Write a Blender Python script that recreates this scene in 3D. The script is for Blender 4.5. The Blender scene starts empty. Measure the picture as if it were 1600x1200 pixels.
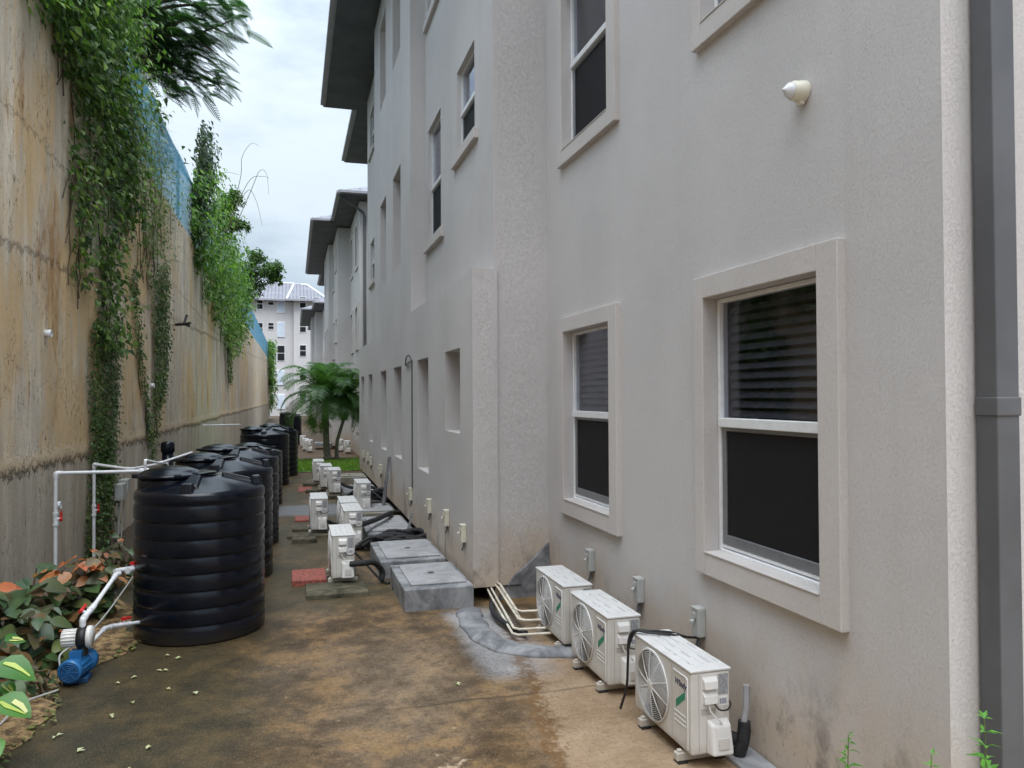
import bpy, math, random
from mathutils import Vector, Matrix
import numpy as np
R = math.radians
rnd = random.Random(7)
scene = bpy.context.scene
COL = scene.collection

# ------------------------------------------------------------------ helpers
class MB:
    """collects shapes and links them as one mesh object"""
    def __init__(s): s.v = []; s.f = []; s.m = []; s.sm = []
    def add(s, vs, fs, mat=0, smooth=False):
        o = len(s.v); s.v += [tuple(p) for p in vs]
        for f in fs:
            s.f.append(tuple(i + o for i in f)); s.m.append(mat); s.sm.append(smooth)
        return s
    def box(s, a, b, mat=0):
        (x0, y0, z0), (x1, y1, z1) = a, b
        vs = [(x0,y0,z0),(x1,y0,z0),(x1,y1,z0),(x0,y1,z0),(x0,y0,z1),(x1,y0,z1),(x1,y1,z1),(x0,y1,z1)]
        return s.add(vs, [(0,3,2,1),(4,5,6,7),(0,1,5,4),(1,2,6,5),(2,3,7,6),(3,0,4,7)], mat)
    def hexa(s, bot, top, mat=0):
        n = len(bot)
        fs = [tuple(range(n-1, -1, -1)), tuple(range(n, 2*n))]
        fs += [(i, (i+1) % n, n + (i+1) % n, n + i) for i in range(n)]
        return s.add(list(bot) + list(top), fs, mat)
    def tube(s, path, r, seg=10, mat=0, caps=True, flat=None):
        P = [Vector(p) for p in path]; n = len(P)
        rs = r if isinstance(r, (list, tuple)) else [r]*n
        vs = []; up = None
        for i, p in enumerate(P):
            t = (P[min(i+1, n-1)] - P[max(i-1, 0)]).normalized()
            if up is None:
                up = Vector((0,0,1)) if abs(t.z) < .9 else Vector((1,0,0))
            a = t.cross(up)
            if a.length < 1e-5: a = t.orthogonal()
            a.normalize(); b = a.cross(t).normalized(); up = b
            for k in range(seg):
                q = 2*math.pi*k/seg
                vs.append(p + (a*math.cos(q) + b*math.sin(q))*rs[i])
        fs = [(i*seg+k, i*seg+(k+1) % seg, (i+1)*seg+(k+1) % seg, (i+1)*seg+k) for i in range(n-1) for k in range(seg)]
        s.add(vs, fs, mat, True)
        if caps:
            s.add(vs[:seg], [tuple(range(seg-1, -1, -1))], mat); s.add(vs[-seg:], [tuple(range(seg))], mat)
        return s
    def lathe(s, prof, seg=48, c=(0,0,0), axis='z', mat=0, smooth=True):
        vs = []
        for (r, h) in prof:
            for k in range(seg):
                q = 2*math.pi*k/seg; x, y = r*math.cos(q), r*math.sin(q)
                p = (x, y, h) if axis == 'z' else ((h, x, y) if axis == 'x' else (y, h, x))
                vs.append((p[0]+c[0], p[1]+c[1], p[2]+c[2]))
        n = len(prof)
        fs = [(i*seg+k, i*seg+(k+1) % seg, (i+1)*seg+(k+1) % seg, (i+1)*seg+k) for i in range(n-1) for k in range(seg)]
        return s.add(vs, fs, mat, smooth)
    def torus(s, c, rad, r, axis='x', seg=40, ms=5, mat=0):
        pts = []
        for k in range(seg):
            q = 2*math.pi*k/seg
            for j in range(ms):
                w = 2*math.pi*j/ms; rr = rad + r*math.cos(w); h = r*math.sin(w)
                x, y = rr*math.cos(q), rr*math.sin(q)
                p = (h, x, y) if axis == 'x' else ((x, y, h) if axis == 'z' else (x, h, y))
                pts.append((p[0]+c[0], p[1]+c[1], p[2]+c[2]))
        fs = [(k*ms+j, ((k+1) % seg)*ms+j, ((k+1) % seg)*ms+(j+1) % ms, k*ms+(j+1) % ms) for k in range(seg) for j in range(ms)]
        return s.add(pts, fs, mat, True)
    def build(s, name, mats, parent=None, bevel=0, seg=2, off=(0,0,0)):
        me = bpy.data.meshes.new(name)
        ox, oy, oz = off
        me.from_pydata([(x-ox, y-oy, z-oz) for x, y, z in s.v], [], s.f)
        if not isinstance(mats, (list, tuple)): mats = [mats]
        for m in mats: me.materials.append(m)
        if len(mats) > 1: me.polygons.foreach_set('material_index', s.m)
        me.polygons.foreach_set('use_smooth', s.sm)
        me.update()
        o = bpy.data.objects.new(name, me); COL.objects.link(o)
        if parent is not None: o.parent = parent
        else: o.location = off
        if bevel:
            b = o.modifiers.new('Bevel', 'BEVEL'); b.width = bevel; b.segments = seg
            b.limit_method = 'ANGLE'; b.angle_limit = R(40); b.harden_normals = False
        return o

def tag(o, label=None, cat=None, group=None, kind=None):
    if label: o['label'] = label
    if cat: o['category'] = cat
    if group: o['group'] = group
    if kind: o['kind'] = kind
    return o
def thing(name, label, cat, loc=(0,0,0), rz=0, group=None):
    o = bpy.data.objects.new(name, None); COL.objects.link(o); o.empty_display_size = .1
    o.location = loc; o.rotation_euler = (0,0,rz)
    return tag(o, label, cat, group)
def copy_tree(o, parent=None):
    c = o.copy(); COL.objects.link(c)
    if parent is not None: c.parent = parent
    for ch in list(o.children): copy_tree(ch, c)
    return c
def place(proto, used, loc, label, rz=0, scale=None):
    o = proto if not used else copy_tree(proto)
    o.location = loc; o.rotation_euler = (0,0,rz); o['label'] = label
    if scale: o.scale = scale
    used.append(o); return o
def bez(pts, n=8):
    """smooth curve through points (Catmull-Rom)"""
    P = [Vector(p) for p in pts]; P = [2*P[0]-P[1]] + P + [2*P[-1]-P[-2]]; out = []
    for i in range(1, len(P)-2):
        for k in range(n):
            t = k/n; a, b, c, d = P[i-1:i+3]
            out.append(.5*((2*b) + (c-a)*t + (2*a-5*b+4*c-d)*t*t + (3*b-a-3*c+d)*t**3))
    out.append(P[-2]); return out
def gz(y):   # ground falls gently beyond the first building
    return 0 if y < 24.5 else (-.35*(y-24.5)/11.5 if y < 36 else -.35)

# ------------------------------------------------------------------ node materials
class NT:
    def __init__(s, name):
        s.mat = bpy.data.materials.new(name); s.mat.use_nodes = True
        s.t = s.mat.node_tree; s.t.nodes.clear()
        s.out = s.t.nodes.new('ShaderNodeOutputMaterial')
        s.b = s.n('ShaderNodeBsdfPrincipled'); s.l(s.b.outputs[0], s.out.inputs[0])
        s.co = s.n('ShaderNodeTexCoord').outputs['Object']
    def n(s, typ, **kw):
        x = s.t.nodes.new(typ)
        for k, v in kw.items(): setattr(x, k, v)
        return x
    def l(s, a, b): s.t.links.new(a, b)
    def put(s, sock, v):
        if isinstance(v, bpy.types.NodeSocket): s.l(v, sock)
        else: sock.default_value = v
    def mapv(s, scale=(1,1,1), loc=(0,0,0), v=None):
        m = s.n('ShaderNodeMapping'); s.l(v or s.co, m.inputs[0]); m.inputs['Scale'].default_value = scale; m.inputs['Location'].default_value = loc
        return m.outputs[0]
    def noise(s, scale, detail=4, rough=.55, v=None, dist=0, col=False):
        x = s.n('ShaderNodeTexNoise'); s.l(v or s.co, x.inputs['Vector'])
        x.inputs['Scale'].default_value = scale; x.inputs['Detail'].default_value = detail
        x.inputs['Roughness'].default_value = rough; x.inputs['Distortion'].default_value = dist
        return x.outputs['Color' if col else 'Fac']
    def math(s, op, a, b=0, c=None, clamp=False):
        x = s.n('ShaderNodeMath', operation=op, use_clamp=clamp); s.put(x.inputs[0], a); s.put(x.inputs[1], b)
        if c is not None: s.put(x.inputs[2], c)
        return x.outputs[0]
    def ss(s, v, a, b, o0=0., o1=1.):   # smooth step
        x = s.n('ShaderNodeMapRange', interpolation_type='SMOOTHSTEP', clamp=True)
        s.put(x.inputs['Value'], v); s.put(x.inputs['From Min'], a); s.put(x.inputs['From Max'], b)
        x.inputs['To Min'].default_value = o0; x.inputs['To Max'].default_value = o1
        return x.outputs[0]
    def mix(s, f, a, b, mode='MIX'):
        x = s.n('ShaderNodeMix', data_type='RGBA', blend_type=mode); s.put(x.inputs['Factor'], f)
        for sock, v in ((x.inputs[6], a), (x.inputs[7], b)):
            if isinstance(v, bpy.types.NodeSocket): s.l(v, sock)
            else: sock.default_value = (*v, 1) if len(v) == 3 else v
        return x.outputs[2]
    def xyz(s, v=None):
        x = s.n('ShaderNodeSeparateXYZ'); s.l(v or s.co, x.inputs[0]); return x.outputs
    def bump(s, h, strength=.4, dist=.01, nrm=None):
        x = s.n('ShaderNodeBump'); s.put(x.inputs['Height'], h); x.inputs['Strength'].default_value = strength; x.inputs['Distance'].default_value = dist
        if nrm: s.l(nrm, x.inputs['Normal'])
        s.l(x.outputs[0], s.b.inputs['Normal']); return x.outputs[0]
    def set(s, color=None, rough=None, metal=None, spec=None, **kw):
        if color is not None:
            if isinstance(color, bpy.types.NodeSocket): s.l(color, s.b.inputs['Base Color'])
            else: s.b.inputs['Base Color'].default_value = (*color, 1)
        if rough is not None: s.put(s.b.inputs['Roughness'], rough)
        if metal is not None: s.put(s.b.inputs['Metallic'], metal)
        if spec is not None: s.put(s.b.inputs['Specular IOR Level'], spec)
        return s.mat

def simple(name, col, rough=.5, metal=0, var=.12, nscale=14, bumpk=0, spec=None):
    k = NT(name); n = k.noise(nscale, 5)
    c = k.mix(k.ss(n, .3, .7), tuple(x*(1-var) for x in col), tuple(min(1, x*(1+var)) for x in col))
    if bumpk: k.bump(k.noise(nscale*4, 5), bumpk, .004)
    r = k.math('ADD', k.math('MULTIPLY', n, .2), rough-.1)
    return k.set(c, r, metal, spec)

def stucco(name, col, dirt=True):
    k = NT(name)
    X, Y, Z = k.xyz()
    # trowelled render: short worm-like drag marks
    base = k.mapv((1, .8, 1.35))
    warp = k.noise(30, 2, v=base, col=True)
    mv = k.n('ShaderNodeVectorMath', operation='MULTIPLY_ADD'); k.l(warp, mv.inputs[0]); mv.inputs[1].default_value = (.025, .025, .025); k.l(base, mv.inputs[2])
    n1 = k.noise(120, 1.5, .5, v=mv.outputs[0], dist=.7)
    line = k.math('ABSOLUTE', k.math('SUBTRACT', n1, .5))
    groove = k.ss(line, .0, .055)                       # 0 in the groove
    seg = k.ss(k.noise(60, 3, v=k.mapv((1,1,1), (3,7,1))), .38, .6)
    groove = k.math('SUBTRACT', 1, k.math('MULTIPLY', k.math('SUBTRACT', 1, groove), seg))
    fine = k.noise(160, 4, .7)
    big = k.noise(.45, 5, .6)
    h = k.math('ADD', k.math('MULTIPLY', groove, 1.0), k.math('MULTIPLY', fine, .42))
    h = k.math('ADD', h, k.math('MULTIPLY', k.noise(70, 3), .6))
    h = k.math('ADD', h, k.math('MULTIPLY', k.noise(1.6, 4), 1.6))
    k.bump(h, .6, .004)
    c = k.mix(k.ss(big, .3, .7), tuple(x*.93 for x in col), tuple(x*1.05 for x in col))
    c = k.mix(k.math('MULTIPLY', k.math('SUBTRACT', 1, groove), .14), c, tuple(x*.5 for x in col))
    if dirt:
        # rain streaks and the splashed mud band along the foot of the wall
        st = k.noise(1, 5, .65, v=k.mapv((2.6, 2.6, .22)))
        c = k.mix(k.ss(st, .55, .8, 0, .12), c, (.26, .225, .18))
        edge = k.math('ADD', Z, k.math('MULTIPLY', k.math('SUBTRACT', k.noise(1.3, 5, .65), .5), 1.3))
        c = k.mix(k.ss(edge, .15, 1.0, .62, 0), c, (.52, .39, .255))
        sp = k.noise(22, 3, .7, v=k.mapv((1,1,.6)))
        low = k.ss(k.math('ADD', Z, k.math('MULTIPLY', k.noise(1.7, 4), .9)), .55, 1.25, 1, 0)
        c = k.mix(k.math('MULTIPLY', k.math('MULTIPLY', k.ss(sp, .6, .7), low), .6), c, (.1, .085, .07))
        mold = k.noise(2.3, 6, .7, v=k.mapv((1,1,.7), (5,2,9)))
        c = k.mix(k.math('MULTIPLY', k.ss(mold, .5, .66), k.ss(Z, .1, .95, .75, 0)), c, (.13, .12, .11))
        dots = k.noise(6, 3, .8, v=k.mapv((1, 1, .35), (1,4,2)))
        c = k.mix(k.ss(dots, .73, .8, 0, .3), c, (.16, .14, .12))
    return k.set(c, .88, spec=.25)

def concrete_wall():
    k = NT('board_marked_concrete'); X, Y, Z = k.xyz()
    wob = k.math('MULTIPLY', k.math('SUBTRACT', k.noise(.6, 3), .5), .06)
    bid = k.math('FLOOR', k.math('DIVIDE', k.math('ADD', Y, wob), .17))
    wn = k.n('ShaderNodeTexWhiteNoise', noise_dimensions='1D'); k.l(bid, wn.inputs['W'])
    bval = wn.outputs['Value']
    streak = k.noise(1, 7, .72, v=k.mapv((2.2, 2.2, .34), (0,0,0)))
    streak2 = k.noise(1, 5, .6, v=k.mapv((8, 8, .5), (2,5,1)))
    patch = k.noise(.55, 6, .62, v=k.mapv((1, 1, .55)))
    c = k.mix(k.ss(streak, .32, .68), (.50, .42, .315), (.84, .75, .61))
    c = k.mix(k.math('MULTIPLY', bval, .12), c, (.46, .415, .36)); c = k.mix(k.ss(k.noise(1.6, 6, .7, v=k.mapv((1,1,.6),(3,1,8))), .42, .62, 0, .6), c, (.52, .48, .42)); c = k.mix(k.ss(k.noise(4.5, 6, .75, v=k.mapv((1,1,.7),(8,1,3))), .56, .68, 0, .5), c, (.74, .60, .42))
    # rust and clay wash
    c = k.mix(k.ss(k.math('ADD', patch, k.math('MULTIPLY', k.math('SUBTRACT', streak2, .5), .35)), .46, .63, 0, .74), c, (.70, .48, .225))
    c = k.mix(k.ss(k.noise(1.1, 6, .7, v=k.mapv((1,1,.35),(7,3,4))), .57, .68, 0, .75), c, (.40, .22, .085))
    c = k.mix(k.ss(streak2, .6, .78, 0, .5), c, (.24, .185, .13))
    # grey lower lift
    jz = k.math('ADD', Z, k.math('MULTIPLY', k.math('SUBTRACT', k.noise(.5, 4), .5), .22))
    c = k.mix(k.ss(jz, 1.46, 1.54, .82, 0), c, k.mix(k.ss(streak, .3, .7), (.37, .335, .275), (.60, .55, .465)))
    # crumbling horizontal pour joints
    rough = k.noise(7, 5, .75)
    def joint(z0, tilt, wid):
        zz = k.math('SUBTRACT', k.math('ADD', jz, k.math('MULTIPLY', Y, tilt)), z0)
        return k.math('MULTIPLY', k.ss(k.math('ABSOLUTE', k.math('ADD', zz, k.math('MULTIPLY', k.math('SUBTRACT', rough, .5), .5))), .0, wid, 1, 0), k.ss(rough, .36, .5))
    j1 = joint(1.52, 0, .06); j2 = joint(3.6, -.03, .045); j3 = joint(5.4, .02, .03)
    jj = k.math('MAXIMUM', k.math('MAXIMUM', j1, k.math('MULTIPLY', j2, .55)), k.math('MULTIPLY', j3, .35))
    ledge = k.math('MULTIPLY', k.ss(k.math('ABSOLUTE', k.math('SUBTRACT', k.math('ADD', jz, k.math('MULTIPLY', rough, .3)), 1.75)), .02, .16, 1, 0), .8)
    c = k.mix(ledge, c, (.66, .53, .36))
    c = k.mix(k.math('MULTIPLY', jj, .8), c, (.07, .055, .045))
    # honeycombed spots
    hc = k.math('MULTIPLY', k.ss(k.noise(17, 4, .8, v=k.mapv((1,1,.55))), .57, .68), k.ss(k.noise(1.3, 3, v=k.mapv((1,1,1),(9,9,2))), .42, .62))
    c = k.mix(k.math('MULTIPLY', hc, .7), c, (.09, .07, .05))
    cracks = k.ss(k.math('ABSOLUTE', k.math('SUBTRACT', k.noise(.55, 4, .6, v=k.mapv((1,1,.8),(4,1,3))), .5)), 0, .003, .4, 0)
    c = k.mix(cracks, c, (.12, .1, .08))
    seam = k.math('FRACT', k.math('DIVIDE', k.math('ADD', Y, wob), .17))
    sline = k.ss(k.math('ABSOLUTE', k.math('SUBTRACT', seam, .5)), .46, .5)
    h = k.math('ADD', k.math('MULTIPLY', bval, .55), k.math('MULTIPLY', k.noise(30, 6, .7), .7))
    h = k.math('ADD', h, k.math('MULTIPLY', streak2, .6))
    h = k.math('SUBTRACT', h, k.math('MULTIPLY', sline, .18))
    h = k.math('SUBTRACT', h, k.math('MULTIPLY', k.math('MAXIMUM', hc, jj), 1.6))
    h = k.math('ADD', h, k.math('MULTIPLY', ledge, 1.5))
    k.bump(h, .8, .02)
    return k.set(c, .9, spec=.25)

def ground_mat():
    k = NT('wet_stained_concrete'); X, Y, Z = k.xyz()
    warp = k.math('MULTIPLY', k.math('SUBTRACT', k.noise(.9, 6, .65), .5), 2.4)
    warp2 = k.math('MULTIPLY', k.math('SUBTRACT', k.noise(2.6, 7, .7, v=k.mapv((1,1,1),(5,8,0))), .5), 1.5)
    n1 = k.noise(.55, 6, .6); n2 = k.noise(2.2, 7, .72); n3 = k.noise(30, 5, .8); n4 = k.noise(95, 4, .8)
    tan = k.mix(k.ss(n2, .3, .7), (.24, .16, .092), (.38, .275, .18))
    brown = k.mix(k.ss(n2, .34, .66), (.038, .021, .007), (.165, .095, .036))
    ochre = k.mix(k.ss(n2, .34, .66), (.12, .06, .014), (.245, .135, .038))
    olive = k.mix(k.ss(n2, .3, .7), (.014, .015, .008), (.045, .039, .018))
    greyd = k.mix(k.ss(n2, .3, .7), (.17, .125, .085), (.34, .27, .20))
    c = k.mix(k.ss(n1, .42, .62), brown, k.mix(.5, brown, greyd))
    c = k.mix(k.ss(k.math('ADD', n2, k.math('MULTIPLY', k.math('SUBTRACT', n1, .5), .6)), .47, .62, 0, .6), c, ochre)
    # worn, drier middle of the slab
    dxm = k.math('ADD', k.math('ABSOLUTE', k.math('SUBTRACT', X, .95)), warp2)
    dym = k.math('ADD', k.math('ABSOLUTE', k.math('SUBTRACT', Y, 6.4)), warp)
    worn = k.math('MULTIPLY', k.ss(dxm, .1, .9, 1, 0), k.ss(dym, .4, 1.6, 1, 0))
    c = k.mix(k.math('MULTIPLY', worn, .4), c, greyd)
    n5 = k.noise(9, 6, .8); c = k.mix(k.ss(n5, .5, .60, 0, .5), c, (.045, .028, .01)); c = k.mix(k.ss(k.noise(14, 5, .8, v=k.mapv((1,1,1),(4,4,1))), .58, .66, 0, .5), c, (.36, .27, .17))
    # dark algae film towards the tanks and in the far drive
    ol = k.ss(k.math('ADD', X, k.math('MULTIPLY', warp, .55)), -.75, .35, 1, 0)
    ol2 = k.mix(k.ss(k.noise(3.5, 7, .75, v=k.mapv((1,1,1),(6,2,0))), .46, .62, 0, .75), olive, (.085, .06, .025)); ol2 = k.mix(k.ss(k.noise(1.1, 4, .6, v=k.mapv((1,1,1),(2,7,0))), .5, .66, 0, .7), ol2, (.022, .024, .016))
    c = k.mix(k.math('MULTIPLY', ol, .9), c, ol2)
    far = k.ss(k.math('ADD', Y, warp), 8.3, 9.3)
    alg = k.math('MULTIPLY', far, k.ss(k.noise(.7, 6, .65, v=k.mapv((1.6,.55,1),(3,2,0))), .36, .56))
    c = k.mix(k.math('MULTIPLY', alg, .85), c, k.mix(.45, olive, (.065, .05, .018)))
    # damp grey band
    gb = k.ss(k.math('ABSOLUTE', k.math('ADD', k.math('SUBTRACT', Y, 16.3), k.math('MULTIPLY', warp, .5))), .5, 1.0, 1, 0)
    c = k.mix(k.math('MULTIPLY', gb, .8), c, (.17, .18, .20))
    # scrubbed pale scuffs
    sc = k.math('MULTIPLY', k.ss(k.noise(1, 6, .75, v=k.mapv((1.5, 1.1, 1),(1,9,0))), .62, .68), k.ss(X, -.5, .2))
    c = k.mix(k.math('MULTIPLY', sc, .75), c, (.60, .47, .32))
    # pale washed strip under the condensers with a ragged edge
    rag = k.math('ADD', k.math('ADD', X, k.math('MULTIPLY', warp2, .33)), k.math('MULTIPLY', k.math('SUBTRACT', Y, 6.), -.16))
    strip = k.math('MULTIPLY', k.ss(k.math('ADD', rag, k.math('MULTIPLY', k.math('SUBTRACT', k.noise(11, 6, .8), .5), .9)), 1.86, 1.98), k.ss(k.math('ADD', Y, warp2), 7.2, 7.6, 1, 0))
    c = k.mix(k.math('MULTIPLY', strip, .92), c, tan)
    pale = k.math('MULTIPLY', k.ss(k.math('ADD', rag, k.math('MULTIPLY', n2, .5)), 1.75, 2.3), k.ss(Y, 5.2, 6.4, .7, 0))
    c = k.mix(pale, c, tan)
    cem = k.math('MULTIPLY', k.ss(k.math('ADD', k.math('ABSOLUTE', k.math('SUBTRACT', X, 1.85)), k.math('MULTIPLY', warp2, .2)), .2, .42, 1, 0), k.ss(k.math('ABSOLUTE', k.math('SUBTRACT', Y, 7.1)), .8, 1.2, 1, 0))
    c = k.mix(k.math('MULTIPLY', cem, .85), c, k.mix(k.ss(n2, .3, .7), (.24, .24, .245), (.40, .40, .41)))
    # a construction joint across the slab
    jy = k.math('ADD', k.math('SUBTRACT', Y, 5.72), k.math('MULTIPLY', k.math('SUBTRACT', k.noise(1.6, 5, .7), .5), .16))
    jl = k.math('MULTIPLY', k.ss(k.math('ABSOLUTE', jy), .006, .03, .75, 0), k.ss(X, .2, 1.2))
    c = k.mix(jl, c, (.05, .033, .016))
    # grain
    c = k.mix(k.ss(n3, .47, .66, 0, .58), c, (.028, .019, .009))
    c = k.mix(k.math('MULTIPLY', k.ss(n4, .54, .66), .42), c, (.45, .35, .23))
    c = k.mix(k.ss(k.noise(60, 3, .8, v=k.mapv((1,1,1),(2,2,2))), .58, .72, 0, .4), c, (.02, .015, .008))
    # lawn soil beyond
    c = k.mix(k.math('MULTIPLY', k.ss(Y, 22.6, 23.6), k.ss(Y, 45, 60, 1, .6)), c, k.mix(n2, (.06, .034, .015), (.125, .075, .038)))
    c = k.mix(k.math('MULTIPLY', strip, .4), c, tan)
    edge = k.math('MULTIPLY', k.ss(k.math('ABSOLUTE', k.math('SUBTRACT', k.math('ADD', rag, k.math('MULTIPLY', k.math('SUBTRACT', k.noise(11, 6, .8), .5), .55)), 1.84)), .0, .10, 1, 0), k.ss(k.math('ADD', Y, warp2), 7.2, 7.6, .75, 0)); c = k.mix(edge, c, (.13, .062, .015))
    h = k.math('ADD', k.math('MULTIPLY', n3, 1), k.math('MULTIPLY', n4, .5)); h = k.math('ADD', h, k.math('MULTIPLY', n2, 1.5)); h = k.math('SUBTRACT', h, k.math('MULTIPLY', jl, 2))
    k.bump(h, .5, .006)
    wet = k.math('ADD', k.math('MULTIPLY', n1, -.25), .78)
    wet = k.math('SUBTRACT', wet, k.math('MULTIPLY', k.math('MAXIMUM', ol, k.math('MULTIPLY', gb, .9)), .16))
    return k.set(c, wet, spec=.35)

def leaf_mat(name, cols, trans=.3, rough=.45, nsc=1.1):
    """colour varies leaf by leaf (each leaf is its own mesh island)"""
    k = NT(name); g = k.n('ShaderNodeNewGeometry'); r = g.outputs['Random Per Island']
    ramp = k.n('ShaderNodeValToRGB'); k.l(r, ramp.inputs[0])
    e = ramp.color_ramp.elements
    while len(e) < len(cols): e.new(.5)
    for i, cc in enumerate(cols):
        e[i].position = i/(len(cols)-1); e[i].color = (*cc, 1)
    big = k.noise(nsc, 3)
    c = k.mix(k.ss(big, .35, .65), ramp.outputs[0], k.mix(1, ramp.outputs[0], (1.25, 1.25, .9), 'MULTIPLY'))
    k.set(c, rough, spec=.4)
    tr = k.n('ShaderNodeBsdfTranslucent'); k.l(k.mix(1, c, (1.3, 1.5, .7), 'MULTIPLY'), tr.inputs[0])
    ms = k.n('ShaderNodeMixShader'); ms.inputs[0].default_value = trans
    k.l(k.b.outputs[0], ms.inputs[1]); k.l(tr.outputs[0], ms.inputs[2]); k.l(ms.outputs[0], k.out.inputs[0])
    return k.mat

def glass_mat(name, tint=(.7,.72,.75), alpha=.55, dirt=.0):
    k = NT(name)
    g = k.n('ShaderNodeBsdfGlossy'); g.inputs['Roughness'].default_value = .03; g.inputs[0].default_value = (.9,.93,1,1)
    t = k.n('ShaderNodeBsdfTransparent'); t.inputs[0].default_value = (*tint, 1)
    lwt = k.n('ShaderNodeLayerWeight'); lwt.inputs['Blend'].default_value = .5; fr = k.math('MULTIPLY_ADD', k.math('POWER', lwt.outputs['Facing'], 5), .94, .05)
    k.bump(k.noise(1.2, 2), .05, .02)
    m = k.n('ShaderNodeMixShader'); k.l(fr, m.inputs[0]); k.l(t.outputs[0], m.inputs[1]); k.l(g.outputs[0], m.inputs[2])
    k.l(m.outputs[0], k.out.inputs[0]); return k.mat

def mesh_mat(name, col, open_=.3, scale=900):
    """woven screen or netting: threads with open holes"""
    k = NT(name); k.set(col, .7)
    n = k.noise(scale, 2)
    t = k.n('ShaderNodeBsdfTransparent')
    m = k.n('ShaderNodeMixShader'); k.l(k.math('MULTIPLY', k.ss(n, .25, .75), open_*2), m.inputs[0]); k.l(k.b.outputs[0], m.inputs[1]); k.l(t.outputs[0], m.inputs[2])
    k.l(m.outputs[0], k.out.inputs[0]); return k.mat

M = {}
M['stucco'] = stucco('grey_stucco', (.575, .552, .54))
M['stucco_trim'] = stucco('beige_trim_stucco', (.585, .55, .525), dirt=False)
M['stucco_far'] = simple('pale_painted_wall', (.62, .60, .59), .85, var=.05, nscale=.6)
M['niche'] = stucco('niche_stucco', (.56, .535, .52), dirt=False)
M['retain'] = concrete_wall()
M['ground'] = ground_mat()
M['soffit'] = simple('dark_soffit', (.085, .095, .105), .7, var=.25, nscale=1.5)
M['gutter'] = simple('grey_gutter', (.33, .33, .36), .45, var=.1, nscale=3)
M['pipe_grey'] = simple('grey_downpipe', (.095, .098, .105), .55, var=.15, nscale=2.5)
M['white_frame'] = simple('white_aluminium', (.74, .745, .75), .4, var=.05)
M['grey_frame'] = simple('grey_aluminium', (.22, .225, .235), .4, metal=.4, var=.08)
M['glass'] = glass_mat('window_glass', (.82,.83,.86))
M['glass_up'] = glass_mat('upper_window_glass', (.35,.36,.4))
M['screen'] = mesh_mat('insect_screen', (.006, .006, .008), .32)
M['blind'] = simple('grey_blind', (.055, .055, .062), .5, var=.1)
M['shade_paint'] = simple('painted_shade', (.012, .012, .014), .9)  # near-black colour standing in for shade in rooms and under the overhang
def ac_paint():
    k = NT('ac_painted_steel'); X, Y, Z = k.xyz(); n = k.noise(5, 5, .65); n2 = k.noise(1, 5, .7, v=k.mapv((14, 14, 1.6)))
    c = k.mix(k.ss(n, .3, .7), (.57, .55, .51), (.63, .615, .58)); c = k.mix(k.ss(n2, .55, .8, 0, .3), c, (.36, .31, .24))
    c = k.mix(k.ss(k.math('ADD', Z, k.math('MULTIPLY', n, .2)), .1, .26, .5, 0), c, (.34, .28, .2))
    return k.set(c, .42)
M['ac_white'] = ac_paint()
M['ac_top'] = simple('ac_top_panel', (.66, .655, .645), .4, var=.06, nscale=7)
M['ac_plastic'] = simple('ac_plastic', (.67, .66, .64), .35, var=.03)
M['ac_seam'] = simple('ac_recess_grey', (.36, .35, .33), .6, var=.1)
M['fan_dark'] = simple('painted_fan_shade', (.02, .02, .02), .7)
M['fan_grey'] = simple('fan_blade', (.22, .215, .21), .5)
M['logo_navy'] = simple('navy_print', (.03, .035, .10), .5)
M['logo_green'] = simple('green_print', (.02, .23, .13), .5)
M['sticker'] = simple('grey_sticker', (.30, .31, .33), .5, var=.3, nscale=60)
M['paper'] = simple('white_sticker', (.78, .78, .78), .5, var=.03)
M['black'] = simple('black_rubber', (.012, .012, .013), .5, var=.3)
M['blackfoam'] = simple('black_insulation', (.018, .018, .02), .75, var=.5, nscale=30, bumpk=.5)
def tank_mat():
    k = NT('black_polyethylene'); n = k.noise(3, 5, .6); d = k.noise(40, 4, .7)
    X, Y, Z = k.xyz()
    c = k.mix(k.ss(n, .35, .7), (.003, .0045, .009), (.006, .008, .014))
    c = k.mix(k.ss(k.math('MULTIPLY', k.noise(8, 5, .75), k.ss(Z, 1.3, 1.5, .9, 1.05)), .58, .75, 0, .3), c, (.07, .07, .065))
    c = k.mix(k.math('MULTIPLY', k.ss(k.math('ADD', Z, k.math('MULTIPLY', n, .25)), .08, .32, 1, 0), .55), c, (.05, .04, .027))
    k.bump(d, .08, .003)
    return k.set(c, k.math('ADD', k.math('MULTIPLY', n, .18), .12), spec=.3)
M['tank'] = tank_mat()
M['pvc'] = simple('white_pvc', (.70, .72, .75), .35, var=.06)
M['pvc_old'] = simple('cream_pipe', (.66, .61, .50), .5, var=.25, nscale=8)
M['red'] = simple('red_handle', (.55, .02, .02), .4)
M['box_cream'] = simple('cream_plastic', (.60, .575, .46), .5, var=.08, nscale=8)
M['box_grey'] = simple('grey_plastic', (.42, .43, .41), .5, var=.08, nscale=8)
M['lamp'] = simple('ivory_plastic', (.72, .69, .58), .35, var=.05)
M['lamp_tip'] = simple('white_plastic', (.74, .77, .82), .3, var=.03)
M['blue'] = simple('blue_enamel', (.02, .13, .33), .35, var=.12, nscale=8)
M['bluedark'] = simple('blue_grille', (.008, .045, .12), .5)
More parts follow.
